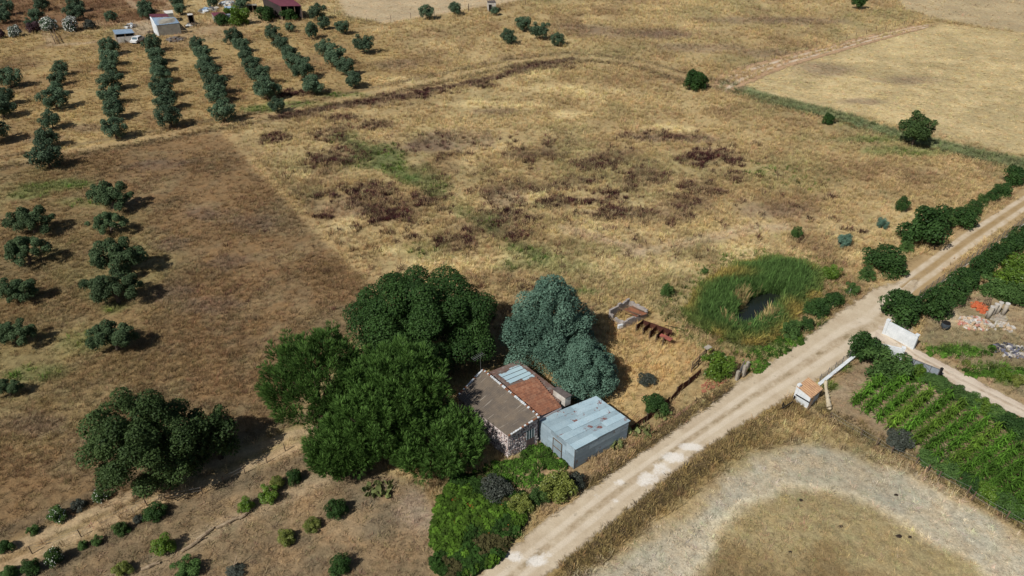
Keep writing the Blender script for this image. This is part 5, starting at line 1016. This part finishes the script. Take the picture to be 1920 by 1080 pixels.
# prickly pears: flat oval pads stacked on one another
def prickly(label, px, py, w, cnt, seed):
    c0 = P(px, py); t = thing('prickly_pear', label, 'cactus', c0); rr = random.Random(seed); a = w * unit(py) / 2
    V = [(math.cos(q * .785) * .5, math.sin(q * .785) * .07 * (1 if q % 2 else 1), .5 + math.sin(q * .785) * .5) for q in range(8)]
    pv = [(math.cos(q * .785) * .36, -.03, .5 + math.sin(q * .785) * .5) for q in range(8)] + [(math.cos(q * .785) * .36, .03, .5 + math.sin(q * .785) * .5) for q in range(8)]
    pm = proto('pad', lambda: mesh('pad', pv, [tuple(range(8)), tuple(range(15, 7, -1))] + [(q, q + 8, (q + 1) % 8 + 8, (q + 1) % 8) for q in range(8)], L_CACTUS, False, {'tint': ('FLOAT', 'POINT', [.2 + .08 * (q % 8) for q in range(16)])}))
    for q in range(cnt):
        o = link('pad', pm, t); o.location = (rr.uniform(-a, a), rr.uniform(-a * .7, a * .7) , rr.choice([0, 0, .25, .45]) - .04); o.rotation_euler = (rr.uniform(-.7, .7), rr.uniform(-.6, .6), rr.uniform(0, 3.1)); s = rr.uniform(.38, .62); o.scale = (s, s, s)
prickly('sprawling prickly pear cactus at the top of the brown slope', 710, 920, 50, 46, 1)
prickly('prickly pear cactus against the road wall of the tin shed', 1158, 838, 22, 26, 2)
prickly('prickly pear cactus below the middle of the rusty fence', 1200, 812, 40, 44, 3)
prickly('prickly pear cactus at the far end below the rusty fence', 1240, 782, 30, 30, 4)

# ================================================================ GRASSES, WEEDS, REEDS, MAIZE (too many to count)
def blade_mesh(name, blades, h, w, spread, lean, rng, mat, seed_heads=0.0, bend=.35):
    """one tuft: narrow bent blades rising from a small patch"""
    out, tint = [], []
    for k in range(blades):
        a = rng.uniform(0, 6.283); r = spread * math.sqrt(rng.random()); b0 = np.array([r * math.cos(a), r * math.sin(a), -.03])
        d = np.array([math.cos(a + rng.uniform(-.8, .8)), math.sin(a + rng.uniform(-.8, .8)), 0]); hh = h * rng.uniform(.6, 1.15); ln = hh * lean * rng.uniform(.4, 1.4)
        s = np.array([-d[1], d[0], 0]) * w * rng.uniform(.7, 1.3) / 2
        mid = b0 + d * ln * bend + np.array([0, 0, hh * .62]); tip = b0 + d * ln + np.array([0, 0, hh])
        out.append([b0 - s, b0 + s, mid + s * .9, mid - s * .9]); out.append([mid - s * .9, mid + s * .9, tip + s * .15, tip - s * .15]); t = rng.random(); tint += [t * .7, t]
        if rng.random() < seed_heads:
            q = tip; z = np.array([0, 0, .09]); e = s / (np.linalg.norm(s) + 1e-9) * .035; out.append([q - e, q + e, q + e * .3 + z, q - e * .3 + z]); tint.append(1.0)
    return quads_mesh(name, np.array(out).reshape(-1, 3), 4, mat, np.array(tint))
def grassmat(name, lo=.62, hi=1.25, trans=.3):
    m, n, l, b = newmat(name, .85, .15); ca = N(n, 'ShaderNodeAttribute', attribute_name='gcol', attribute_type='INSTANCER'); a = N(n, 'ShaderNodeAttribute', attribute_name='tint')
    col = mixc(n, l, 1.0, ca.outputs['Color'], ramp(n, l, a.outputs['Fac'], [(0, grey(lo)), (1, grey(hi))]), 'MULTIPLY'); l.new(col, b.inputs['Base Color'])
    t = N(n, 'ShaderNodeBsdfTranslucent'); l.new(col, t.inputs[0]); mx = N(n, 'ShaderNodeMixShader'); mx.inputs[0].default_value = trans; l.new(b.outputs[0], mx.inputs[1]); l.new(t.outputs[0], mx.inputs[2]); l.new(mx.outputs[0], n['Material Output'].inputs[0]); return m
G_MAT = grassmat('grass_blades')
def scatter(name, label, cat, XY, Z, cols, scales, protos, seed, zsc=None):
    """instances of the prototype tufts on given spots; colour and size travel with each spot"""
    rng = np.random.default_rng(seed); n_ = len(XY)
    me = bpy.data.meshes.new(name); me.vertices.add(n_); me.vertices.foreach_set('co', np.column_stack([XY, Z]).astype(np.float32).ravel())
    def at(nm, tp, data, key): q = me.attributes.new(nm, tp, 'POINT'); q.data.foreach_set(key, np.asarray(data).ravel())
    at('gcol', 'FLOAT_COLOR', np.concatenate([cols, np.ones((n_, 1))], 1).astype(np.float32), 'color')
    at('pick', 'INT', rng.integers(0, len(protos), n_).astype(np.int32), 'value'); at('spin', 'FLOAT', rng.uniform(0, 6.283, n_).astype(np.float32), 'value')
    zz = scales if zsc is None else zsc
    at('size', 'FLOAT_VECTOR', np.column_stack([scales, scales, zz]).astype(np.float32), 'vector')
    o = link(name, me); tag(o, label, cat, kind='stuff')
    coll = bpy.data.collections.new(name + '_tufts')
    for q, pm in enumerate(protos): coll.objects.link(bpy.data.objects.new('%s_tuft_%d' % (name, q), pm))
    ng = bpy.data.node_groups.new(name, 'GeometryNodeTree'); ng.interface.new_socket('Geometry', in_out='INPUT', socket_type='NodeSocketGeometry'); ng.interface.new_socket('Geometry', in_out='OUTPUT', socket_type='NodeSocketGeometry')
    nd, lk = ng.nodes, ng.links; gi, go = nd.new('NodeGroupInput'), nd.new('NodeGroupOutput'); ci = nd.new('GeometryNodeCollectionInfo'); ci.inputs['Collection'].default_value = coll; ci.inputs['Separate Children'].default_value = True; ci.inputs['Reset Children'].default_value = True
    ip = nd.new('GeometryNodeInstanceOnPoints'); ip.inputs['Pick Instance'].default_value = True
    def na(nm, dt): q = nd.new('GeometryNodeInputNamedAttribute'); q.data_type = dt; q.inputs['Name'].default_value = nm; return q.outputs['Attribute']
    cx = nd.new('ShaderNodeCombineXYZ'); lk.new(na('spin', 'FLOAT'), cx.inputs[2]); er = nd.new('FunctionNodeEulerToRotation'); lk.new(cx.outputs[0], er.inputs[0])
    lk.new(gi.outputs[0], ip.inputs['Points']); lk.new(ci.outputs[0], ip.inputs['Instance']); lk.new(na('pick', 'INT'), ip.inputs['Instance Index']); lk.new(er.outputs[0], ip.inputs['Rotation']); lk.new(na('size', 'FLOAT_VECTOR'), ip.inputs['Scale']); lk.new(ip.outputs[0], go.inputs[0])
    md = o.modifiers.new('tufts', 'NODES'); md.node_group = ng; return o

rg = np.random.default_rng(99)
def spots(density_fn, seed, far=230.0):
    """random ground spots over the valley, thinned by density_fn(X, Y) in tufts per square metre"""
    r = np.random.default_rng(seed); XY = []
    for y0, y1, dmax in ((26, 50, 12.0), (50, 75, 10.5), (75, 110, 7.5), (110, 160, 4.2), (160, far, 2.2)):
        hw = (y1 * .80 + 22); k = int(hw * 2 * (y1 - y0) * dmax); X, Y = r.uniform(-hw, hw, k), r.uniform(y0, y1, k); keep = np.abs(X) < (.74 * np.sqrt(Y * Y + 400) + 12); X, Y = X[keep], Y[keep]
        p = density_fn(X, Y) / 9.0 if True else 0; k2 = r.random(len(X)) < p; XY.append(np.column_stack([X[k2], Y[k2]]))
    return np.concatenate(XY)
def road_free(X, Y): return np.minimum(np.minimum(-sdist_poly(X, Y, ROADP), -sdist_poly(X, Y, DRIVEP)), -sdist_poly(X, Y, UPPERP) + 1.2)
def in_buildings(X, Y):
    ins = np.zeros(X.shape, bool)
    for q in ([At, Ct, Dt, Bt], [F1, F4, F3, F2], [Lq, Kq, Rq, Fq_], [k0, k2, k3, k1]): ins |= sdist_poly(X, Y, np.array([(p[0], p[1]) for p in q])) > -.05
    return ins
def dry_density(X, Y):
    d = np.full(X.shape, 7.0); d = d * (.25 + 1.1 * sstep(.3, .65, fbm(X, Y, 6, 131, 3)))
    d = np.where(sdist_poly(X, Y, STUB) > 0, 1.6, d); d = np.where(sdist_poly(X, Y, INNER) > 0, 5.0, d); d = np.where(sdist_poly(X, Y, PALE_R) > 0, 2.6, d); d = np.where(sdist_poly(X, Y, TRIA) > 0, 3.2, d)
    d = np.where(sdist_poly(X, Y, GARDEN) > 0, .8, d); d = np.where(sdist_poly(X, Y, RIGHTG) > 0, 2.0, d); d = np.where(sdist_poly(X, Y, TOPP) > 0, .6, d); d = np.where(sdist_poly(X, Y, TOPR) > 0, .6, d); d = np.where(sdist_poly(X, Y, TANGLE) > 0, 1.0, d)
    d = d * sstep(.1, .9, road_free(X, Y)); d = d * (1 - .85 * (1 - sstep(.4, 1.0, np.abs(dist_line(X, Y, TRACK2) - .8))))
    d = d * (1 - .7 * (1 - sstep(.4, 1.4, dist_line(X, Y, TRACK1)))); d = np.where(sdist_poly(X, Y, WATER) > -1.2, 0, d); d = np.where(sdist_poly(X, Y, POND) > 0, 0, d)
    return np.where(in_buildings(X, Y), 0, d)
XY = spots(dry_density, 1); X, Y = XY[:, 0], XY[:, 1]
c = ground_colour(X, Y); c = c * rg.uniform(.87, 1.15, (len(X), 1)) * (1 + rg.normal(0, .025, (len(X), 3)))
short = (sdist_poly(X, Y, STUB) > 0) | (sdist_poly(X, Y, INNER) > 0) | (sdist_poly(X, Y, PALE_R) > 0) | (sdist_poly(X, Y, TRIA) > 0) | (sdist_poly(X, Y, GARDEN) > 0) | (sdist_poly(X, Y, TOPP) > 0)
tall = np.where(sdist_poly(X, Y, BROWN) > 0, .62, 1.0) * np.where(short, .38, 1.0) * np.where(sdist_poly(X, Y, ORCH) > 0, .7, 1.0)
sz = rg.uniform(.6, 1.15, len(X)) * (.9 + np.clip((Y - 60) / 140, 0, 1) * .35)
pd = [blade_mesh('dry_tuft', 16, .52, .032, .24, .55, np.random.default_rng(600 + i), G_MAT, .35) for i in range(5)]
scatter('dry_grass', 'dry straw coloured grass covering the fields', 'grass', XY, ground_height(X, Y), np.clip(alb(c, 1.7), 0, .85), sz, pd, 2, sz * tall * rg.uniform(.7, 1.3, len(X)))

# dock weeds: dark red-brown spikes in clusters
def dock_density(X, Y):
    d = np.zeros(X.shape); nn = fbm(X, Y, 1.7, 141, 3)
    for px, py, rx, ry in MAROON: d = np.maximum(d, np.clip(blob(X, Y, px, py, rx * 1.35, ry * 1.5) * 1.8, 0, 1) * sstep(.42, .54, nn) * 11)
    for px, py, rx, ry in PURPLE[:3]: d = np.maximum(d, np.clip(blob(X, Y, px, py, rx, ry) * 1.6, 0, 1) * sstep(.42, .6, nn) * 2.5)
    d = np.maximum(d, (1 - sstep(.5, 1.6, dist_line(X, Y, DOCKLINE))) * 12 * sstep(.36, .5, nn))
    fld = (X > P(520, 300).x) & (Y > 62) & (Y < 118) & (X < P(1500, 350).x * 1.1); d = np.maximum(d, np.where(fld, sstep(.58, .72, nn) * 2.2, 0)); d = np.where(sdist_poly(X, Y, BROWN) > 0, d * .15, d); d = np.where((road_free(X, Y) < 1.5) | (sdist_poly(X, Y, POND) > -2) | ((Y < 74) & (X > 12)), 0, d)
    return d
XY = spots(dock_density, 3, 190); X, Y = XY[:, 0], XY[:, 1]; c = np.array([[70, 42, 40.]]) * rg.uniform(.75, 1.45, (len(X), 1)) * (1 + rg.normal(0, .05, (len(X), 3)))
D_MAT = grassmat('dock_blades', .7, 1.2, .1)
pk = [blade_mesh('dock_tuft', 20, .42, .042, .30, .75, np.random.default_rng(640 + i), D_MAT, .0) for i in range(4)]
scatter('dock_weeds', 'dark red brown dock weeds in patches across the straw field', 'weeds', XY, ground_height(X, Y), alb(c), rg.uniform(.8, 1.4, len(X)), pk, 4)

# green grass patches
def green_density(X, Y):
    d = np.zeros(X.shape); nn = fbm(X, Y, 2.4, 151, 3)
    for px, py, rx, ry, s in GREENS: d = np.maximum(d, np.clip(blob(X, Y, px, py, rx * 1.1, ry * 1.1) * 1.8, 0, 1) * sstep(.34, .55, nn) * 7 * s)
    d = np.maximum(d, np.clip((1 - dist_line(X, Y, GREENB) / 4.0) * 1.2 + (fbm(X, Y, 9, 11) - .5) * 3.4 - .15, 0, 1) * 6 * sstep(.3, .6, nn))
    for a, b_, c_, d_ in ((1790, 655, 70, 10), (1850, 690, 60, 9), (1900, 715, 50, 8), (1580, 690, 26, 10), (1556, 725, 22, 8), (1495, 640, 70, 8), (1440, 668, 60, 10), (1545, 610, 40, 6)): d = np.maximum(d, np.clip(blob(X, Y, a, b_, c_, d_) * 2, 0, 1) * sstep(.3, .5, nn) * 8)
    d = np.maximum(d, (1 - sstep(.5, 1.1, dist_line(X, Y, LANE) / 3.2)) * 2.5 * sstep(.3, .6, nn)); d = np.maximum(d, np.where((sdist_poly(X, Y, POND) > -3.0) & (sdist_poly(X, Y, POND) < .6), 2.2, 0)); d = np.maximum(d, np.where(sdist_poly(X, Y, TANGLE) > 0, 5.0, 0))
    return np.where(in_buildings(X, Y) | (road_free(X, Y) < .2) | (sdist_poly(X, Y, WATER) > -.8), 0, d)
XY = spots(green_density, 5, 190); X, Y = XY[:, 0], XY[:, 1]; c = np.array([[92, 116, 48.]]) * rg.uniform(.7, 1.35, (len(X), 1)) * (1 + rg.normal(0, .06, (len(X), 3)))
ln_ = dist_line(X, Y, LANE) < 4; c[ln_] = np.array([104, 112, 74.]) * rg.uniform(.8, 1.2, (ln_.sum(), 1))
pg = [blade_mesh('green_tuft', 14, .42, .05, .24, .8, np.random.default_rng(660 + i), G_MAT) for i in range(4)]
scatter('green_grass', 'patches of green grass in damp spots and along the lane', 'grass', XY, ground_height(X, Y), alb(c, 1.05), rg.uniform(.6, 1.2, len(X)), pg, 6)

# reeds round the pond
r = np.random.default_rng(8); lo, hi = POND.min(0) - 1, POND.max(0) + 1; k = 16000; X, Y = r.uniform(lo[0], hi[0], k), r.uniform(lo[1], hi[1], k)
sd, sw = sdist_poly(X, Y, POND), sdist_poly(X, Y, WATER); yc = WATER.mean(0)[1]; xc = WATER.mean(0)[0]; near = (Y < yc + 1.0 + .5 * (X - xc)); keep = (sd + (fbm(X, Y, 2, 161, 2) - .5) > -.2) & (sw < np.where(near, -.55, -.1)); X, Y, sd, sw = X[keep], Y[keep], sd[keep], sw[keep]
edge = np.clip(1 - sd / 1.6, 0, 1); nn = fbm(X, Y, 3.0, 171, 3); top_side = sstep(0, 10, Y - POND.mean(0)[1])
gold = np.clip(edge * (.35 + .75 * sstep(.42, .6, nn)) + np.clip(blob(X, Y, 1370, 520, 60, 16) * 1.5, 0, 1) * .8 + np.clip(blob(X, Y, 1490, 590, 34, 30) * 1.5, 0, 1) * .8, 0, 1)
c = np.array([84, 112, 58.])[None] * (1 - gold[:, None]) + np.array([150, 134, 74.])[None] * gold[:, None]; dry = (np.abs(sw + .8) < .8) & (nn > .5) & (r.random(len(X)) < .5); c[dry] = (176, 154, 108); c = c * r.uniform(.72, 1.3, (len(X), 1))
R_MAT = grassmat('reed_blades', .7, 1.25, .25)
pr = [blade_mesh('reed_tuft', 9, 1.5, .055, .16, .28, np.random.default_rng(680 + i), R_MAT) for i in range(5)]
scatter('reeds', 'dense green and golden reeds ringing the small pond', 'reeds', np.column_stack([X, Y]), ground_height(X, Y), alb(c, 1.1), r.uniform(.8, 1.15, len(X)), pr, 9, r.uniform(.45, .95, len(X)) * (1 - .45 * edge))

# verge weeds: dark stalks along the lower edge of the road verge and the yard side
VL = PL([(1060, 1085), (1130, 1020), (1210, 955), (1300, 885), (1390, 820), (1450, 785)]); VL2 = PL([(1100, 925), (1180, 862), (1260, 806), (1340, 750), (1370, 728)])
r = np.random.default_rng(10); pts = []
for pl, k, sp in ((VL, 900, .45), (VL2, 700, .5), (DITCH, 500, .5), (TRACK1, 700, .5), (LANE, 500, .4)):
    t_ = resample(pl, 400); ii_ = r.integers(0, 400, k); pts.append(t_[ii_] + r.normal(0, sp, (k, 2)) + (np.array([[0, -2.9]]) if pl is LANE else 0) + (np.array([[0, -2.6]]) if pl is TRACK1 else 0))
XY = np.concatenate(pts); X, Y = XY[:, 0], XY[:, 1]; ok = road_free(X, Y) > .3; XY = XY[ok]; X, Y = X[ok], Y[ok]
c = np.where(r.random((len(X), 1)) < .4, np.array([[92, 78, 58.]]), np.array([[124, 108, 70.]])) * r.uniform(.75, 1.3, (len(X), 1))
scatter('verge_weeds', 'dull brown weeds along verges and ditches', 'weeds', XY, ground_height(X, Y), alb(c, 1.2), r.uniform(.6, 1.1, len(X)), pk, 11, r.uniform(.4, .9, len(X)))

# flower tangle by the road: creeping leaves with orange blossom
def leafy(name, label, XY, Z, cols, sizes, seed, mat, zs=None):
    lv = []
    for i in range(4):
        q = np.random.default_rng(700 + i + seed); V, t = leaf_cloud([(0, 0, .18), (.2, .1, .1), (-.15, .12, .14), (.02, -.2, .1)], [.26, .2, .2, .2], 60, .095, q, fill=.6, up=.9, aspect=.85); lv.append(quads_mesh('leafy_tuft', V, 4, mat, t))
    return scatter(name, label, 'ground cover', XY, Z, cols, sizes, lv, seed, zs)
T_MAT = grassmat('creeper_leaves', .55, 1.3, .25)
r = np.random.default_rng(12); lo, hi = TANGLE.min(0) - 1.2, TANGLE.max(0) + 1.2; k = 3600; X, Y = r.uniform(lo[0], hi[0], k), r.uniform(lo[1], hi[1], k); kp = (sdist_poly(X, Y, TANGLE) + (fbm(X, Y, 1.8, 181, 2) - .5) * 3.4 > -.2) & (r.random(k) < .35 + 1.1 * sstep(.35, .6, fbm(X, Y, 1.3, 185, 2))); X, Y = X[kp], Y[kp]
nn = fbm(X, Y, 2.0, 191, 3); c = np.where(nn[:, None] > .52, np.array([[76, 104, 34.]]), np.array([[50, 76, 30.]])) * r.uniform(.75, 1.3, (len(X), 1)); c[nn < .33] = np.array([92, 88, 54.]) * .9
hill = .9 * np.clip(nn - .25, 0, 1) + .1; leafy('flower_tangle', 'tangle of green creepers with orange flowers beside the road', np.column_stack([X, Y]), ground_height(X, Y) + hill * .55, alb(c), r.uniform(.8, 1.5, len(X)), 13, T_MAT)
cl = [(860, 950), (872, 955), (890, 962), (905, 965), (925, 985), (930, 990), (850, 945), (880, 975), (900, 978), (948, 990), (912, 1005), (860, 930), (870, 920), (935, 960), (845, 980)]
pt = np.array([P(x + r.normal(0, 6), y + r.normal(0, 4))[:2] for x, y in cl for _ in range(7)]); oc = np.array([[186, 122, 62.]]) * r.uniform(.8, 1.15, (len(pt), 1)); hz_ = .9 * np.clip(fbm(pt[:, 0], pt[:, 1], 2.0, 191, 3) - .25, 0, 1) + .1
leafy('orange_flowers', 'clusters of orange flowers scattered through the green tangle', pt, ground_height(pt[:, 0], pt[:, 1]) + hz_ * .55 + .36, alb(oc), r.uniform(.16, .32, len(pt)), 14, T_MAT)
# low ivy and weeds round the house and along the driveway bank
r = np.random.default_rng(15); src = [(960, 878, 40, 9), (1008, 850, 30, 13), (925, 900, 34, 10), (990, 875, 36, 8), (1040, 872, 20, 5), (1000, 905, 30, 8), (1800, 662, 60, 7), (1495, 640, 60, 8), (1440, 662, 50, 8), (1420, 690, 20, 8), (1735, 708, 28, 6), (1860, 700, 60, 6)]
pt = np.array([P(x + r.normal(0, rx * .5), y + r.normal(0, ry * .5))[:2] for x, y, rx, ry in src for _ in range(70)]); ok = ~in_buildings(pt[:, 0], pt[:, 1]) & (road_free(pt[:, 0], pt[:, 1]) > .2); pt = pt[ok]; c = np.array([[74, 106, 38.]]) * r.uniform(.7, 1.35, (len(pt), 1))
leafy('green_weeds', 'low leafy green weeds round the house and on the banks', pt, ground_height(pt[:, 0], pt[:, 1]), alb(c), r.uniform(.6, 1.2, len(pt)), 16, T_MAT)

# maize rows
def corn_proto(i):
    q = np.random.default_rng(720 + i); out, tint = [], []
    for k in range(9):
        a = k * 2.6 + q.uniform(-.4, .4); d = np.array([math.cos(a), math.sin(a), 0]); s = np.array([-d[1], d[0], 0]); z0 = .25 + .16 * k; w = .045; l1, l2 = .34 * q.uniform(.8, 1.2), .72 * q.uniform(.8, 1.2)
        p0, p1, p2 = np.array([0, 0, z0]), d * l1 + np.array([0, 0, z0 + .42]), d * l2 + np.array([0, 0, z0 + .22]); out += [[p0 - s * w, p0 + s * w, p1 + s * w, p1 - s * w], [p1 - s * w, p1 + s * w, p2 + s * .01, p2 - s * .01]]; tint += [.5 * q.random() + .2, .5 * q.random() + .5]
    for s in (np.array([.02, 0, 0]), np.array([0, .02, 0])): out.append([-s, s, s * .5 + np.array([0, 0, 1.8]), -s * .5 + np.array([0, 0, 1.8])]); tint.append(.6)
    return quads_mesh('maize_plant', np.array(out).reshape(-1, 3), 4, C_MAT, np.array(tint))
C_MAT = grassmat('maize_leaves', .55, 1.25, .3); pc_ = [corn_proto(i) for i in range(5)]
r = np.random.default_rng(17)
for q, kx in enumerate(range(-6, 9)):
    b0, t0 = (1728 + 22 * kx, 854 + 15 * kx), (1822 + 22 * kx, 784 + 15.5 * kx)
    if kx < -2: t0 = (1812 + 22 * kx - 6, 792 + 15 * kx)
    a, c_ = P(*b0), P(*t0); k = int((c_ - a).length / .13); u = (np.arange(k) + .5) / k; X = a.x + (c_.x - a.x) * u + r.normal(0, .10, k); Y = a.y + (c_.y - a.y) * u + r.normal(0, .08, k)
    gap = (r.random(k) > .05) & (fbm(X, Y, 1.6, 221, 2) > .2); X, Y = X[gap], Y[gap]; shade_ = .8 + .4 * fbm(X, Y, 3, 201, 2); yl = (np.array([[84, 122, 42.]]) if q not in (3, 5, 8) else np.array([[98, 128, 46.]])); c = yl * r.uniform(.8, 1.25, (len(X), 1)) * shade_[:, None]
    scatter('maize_row', 'row of green maize, number %d counted from the white hut' % (q + 1), 'maize', np.column_stack([X, Y]), ground_height(X, Y), alb(c), r.uniform(.68, 1.02, len(X)), pc_, 20 + q)['group'] = 'maize rows'
# stones, clods and dung lying on the bare ring
S_MAT = grassmat('clods', .8, 1.2, 0.0)
def clod(i):
    q = np.random.default_rng(760 + i); V = []; 
    base = [np.array([math.cos(a), math.sin(a), 0]) * q.uniform(.7, 1) for a in np.arange(6) * 1.047]; top = np.array([0, 0, q.uniform(.4, .7)])
    for k in range(6): V += [base[k], base[(k + 1) % 6], base[(k + 1) % 6] * .5 + top, base[k] * .5 + top]
    V += [base[0] * .5 + top, base[2] * .5 + top, base[3] * .5 + top, base[5] * .5 + top]; return quads_mesh('clod', np.array(V) * .5, 4, S_MAT, np.full(7, .5))
ps = [clod(i) for i in range(4)]
r = np.random.default_rng(31); X, Y = r.uniform(2, 60, 9000), r.uniform(30, 52, 9000); kp = (sdist_poly(X, Y, STUB) > 0) & (sdist_poly(X, Y, INNER) < .3); X, Y = X[kp], Y[kp]; c = np.array([[168, 150, 126.]]) * r.uniform(.7, 1.25, (len(X), 1))
scatter('clods', 'small earth clods strewn over the bare ring of ground', 'clods', np.column_stack([X, Y]), ground_height(X, Y), alb(c, 1.15), r.uniform(.05, .13, len(X)), ps, 32)

# ================================================================ FENCES AND SMALL THINGS
def fence(label, pts, h, pr, wires, mat, name='wire_fence', spread=None):
    """pts: photograph spots of the posts"""
    if spread: pl = resample(PL(pts), spread); P3 = [Vector((x, y, 0)) for x, y in pl]
    else: P3 = [P(x, y) for x, y in pts]
    t = thing(name, label, 'fence', P3[0]); tops = []
    for p in P3:
        le = Vector((rs.uniform(-.08, .08), rs.uniform(-.08, .08), h * rs.uniform(.85, 1.1))); MB().tube([p - Vector((0, 0, .4)), p + le], [pr, pr * .85], 6).part('post', t, mat); tops.append(le)
    for z in wires:
        for i in range(len(P3) - 1):
            a, c = P3[i] + tops[i] * z, P3[i + 1] + tops[i + 1] * z; MB().tube([a, a.lerp(c, .5) - Vector((0, 0, .05)), c], [.008] * 3, 4).part('wire', t, M_STEEL)
    return t
fence('post and wire fence along the reddish farm track', [(1395, 128), (1450, 109), (1510, 92), (1600, 69), (1700, 46), (1745, 36)], 1.1, .06, (.5, .95), M_WOOD, spread=20)
fence('wire fence along the bottom left lane below the oak', [(60, 1038), (152, 1006), (277, 948), (380, 926), (419, 906), (459, 888), (500, 868), (535, 846)], .95, .045, (.55, .95), M_WOOD)
fence('wire fence along the ditch below the maize', [(1556, 786), (1614, 820), (1643, 836), (1671, 851), (1715, 873), (1737, 886), (1758, 897), (1812, 928), (1822, 938), (1886, 974), (1925, 994)], 1.0, .07, (.5, .9), M_WOOD)
fence('fence posts edging the pale field at the top', [(600, 18), (628, 28), (655, 36), (688, 43), (705, 44), (733, 39), (770, 34), (815, 29), (878, 20), (930, 14), (985, 9)], 1.3, .07, (.5, .9), M_WOOD)
fence('sparse wire fence across the upper orchard ground', [(-10, 137), (66, 128), (162, 117), (240, 108)], 1.3, .06, (.5, .9), M_WOOD)
fence('fence posts along the lane behind the oleanders', [(185, 46), (200, 44), (216, 43), (232, 42)], 1.2, .07, (.5, .9), M_WOOD)
fence('fence posts beside the pond bushes and road', [(1540, 596), (1568, 575), (1590, 556)], 1.2, .05, (.5, .9), M_CONC)
rfn = wall_run('fence_base_wall', 'long fence on a pale concrete base beside the right hedge', P(1718, 566), P(1960, 394), .35, .2, M_CONC, False)
a, c = P(1718, 566), P(1960, 394)
for q in range(26): p = a.lerp(c, q / 25); MB().tube([p + Vector((0, 0, .3)), p + Vector((0, 0, 1.7))], [.035, .03], 6).part('post', rfn, M_STEEL)
part('netting', rfn, [a + Vector((0, 0, .36)), c + Vector((0, 0, .36)), c + Vector((0, 0, 1.6)), a + Vector((0, 0, 1.6))], [(0, 1, 2, 3)], mn)
pol = thing('wooden_pole', 'single dark pole standing at the far field edge', 'pole', P(879, 24)); p = P(879, 24); MB().tube([p - Vector((0, 0, .3)), p + Vector((0, 0, 2.4))], [.11, .09], 8).part('shaft', pol, M_WOOD); MB().tube([p + Vector((0, 0, 2.405)), p + Vector((0, 0, 2.46))], [.11, .06], 8).part('cap', pol, M_WOOD)
# rotten logs lying end to end on the brown slope
for q, (x0, y0, x1, y1, lb) in enumerate(((265, 1068, 300, 1055, 'pale rotten log at the bottom left end of the log line'), (340, 1034, 385, 1008, 'longest pale rotten log of the log line'), (368, 1012, 410, 985, 'pale rotten log lying against the longest log'), (405, 990, 455, 968, 'pale rotten log at the bright shrubs'), (448, 972, 472, 958, 'short log end under the bright shrubs'))):
    a, c = P(x0, y0, .1), P(x1, y1, .12); t = thing('fallen_log', lb, 'log', (a.x, a.y, 0), 'rotten logs on the slope'); m1, m2 = a.lerp(c, .35) + Vector((.08, .05, .03)), a.lerp(c, .7) + Vector((-.06, .06, .02))
    MB().tube([a, m1, m2, c], [.13, .15, .12, .07], 7).part('stem', t, plain('bleached_wood', (176, 158, 130), (132, 112, 90), 3)); MB().tube([m2, m2 + Vector((.35, .15, .25))], [.05, .02], 5).part('branch_stub', t, plain('bleached_wood', (176, 158, 130)))
db = thing('dead_branch', 'bare forked dead branch at the bottom edge', 'branch', P(441, 1072)); a = P(441, 1072)
MB().tube([a, a + Vector((-.1, .3, .4)), a + Vector((.1, .7, .9)), a + Vector((.0, .8, 1.3))], [.06, .05, .035, .012], 6).part('stem', db, plain('bleached_wood', (176, 158, 130)))
for d in ((.4, .35, .5), (-.45, .2, .55), (.25, -.2, .8)): MB().tube([a + Vector((-.05, .3, .4)), a + Vector(d) + Vector((0, .3, .35))], [.035, .01], 5).part('twig', db, plain('bleached_wood', (176, 158, 130)))
pk_ = thing('yard_plank', 'pale weathered plank lying below the house yard', 'plank', P(950, 898)); MB().beam(P(950, 896, .12), P(986, 926, .1), .2, .06).part('board', pk_, M_PALEWOOD)
hs_ = thing('garden_hose', 'dark hose curving across the straw beside the pens', 'hose', P(1250, 612)); MB().tube([P(1247, 610, .05), P(1262, 613, .05), P(1278, 616, .05), P(1290, 624, .05), P(1298, 633, .05), P(1304, 641, .05)], [.05] * 6, 6).part('pipe', hs_, M_DARK, True)
# dried dung on the inner meadow
for q, (x, y, s, lb) in enumerate(((1502, 938, 1, 'dark dung pat, highest on the brown meadow inside the bare ring'), (1577, 987, 1, 'dark dung pat in the middle of the brown meadow'), (1680, 928, 1, 'dark dung pat on the bare ring'), (1685, 1005, 1.5, 'largest elongated dung pat near the ring edge'), (1706, 1007, .9, 'small dung pat right of the largest one'), (1482, 1035, .8, 'dung pat lowest on the brown meadow'))):
    p = P(x, y); t = thing('dung_pat', lb, 'dung', p, 'dung pats'); k = 9; V = [(math.cos(i * .698) * .19 * s * rs.uniform(.8, 1.2), math.sin(i * .698) * .13 * s, 0) for i in range(k)] + [(math.cos(i * .698) * .12 * s, math.sin(i * .698) * .08 * s, .09) for i in range(k)]
    link('pat', mesh('pat', V, [tuple(range(k, 2 * k))] + [(i, (i + 1) % k, (i + 1) % k + k, i + k) for i in range(k)], plain('dung', (52, 42, 34), (40, 32, 28), 6)), t)
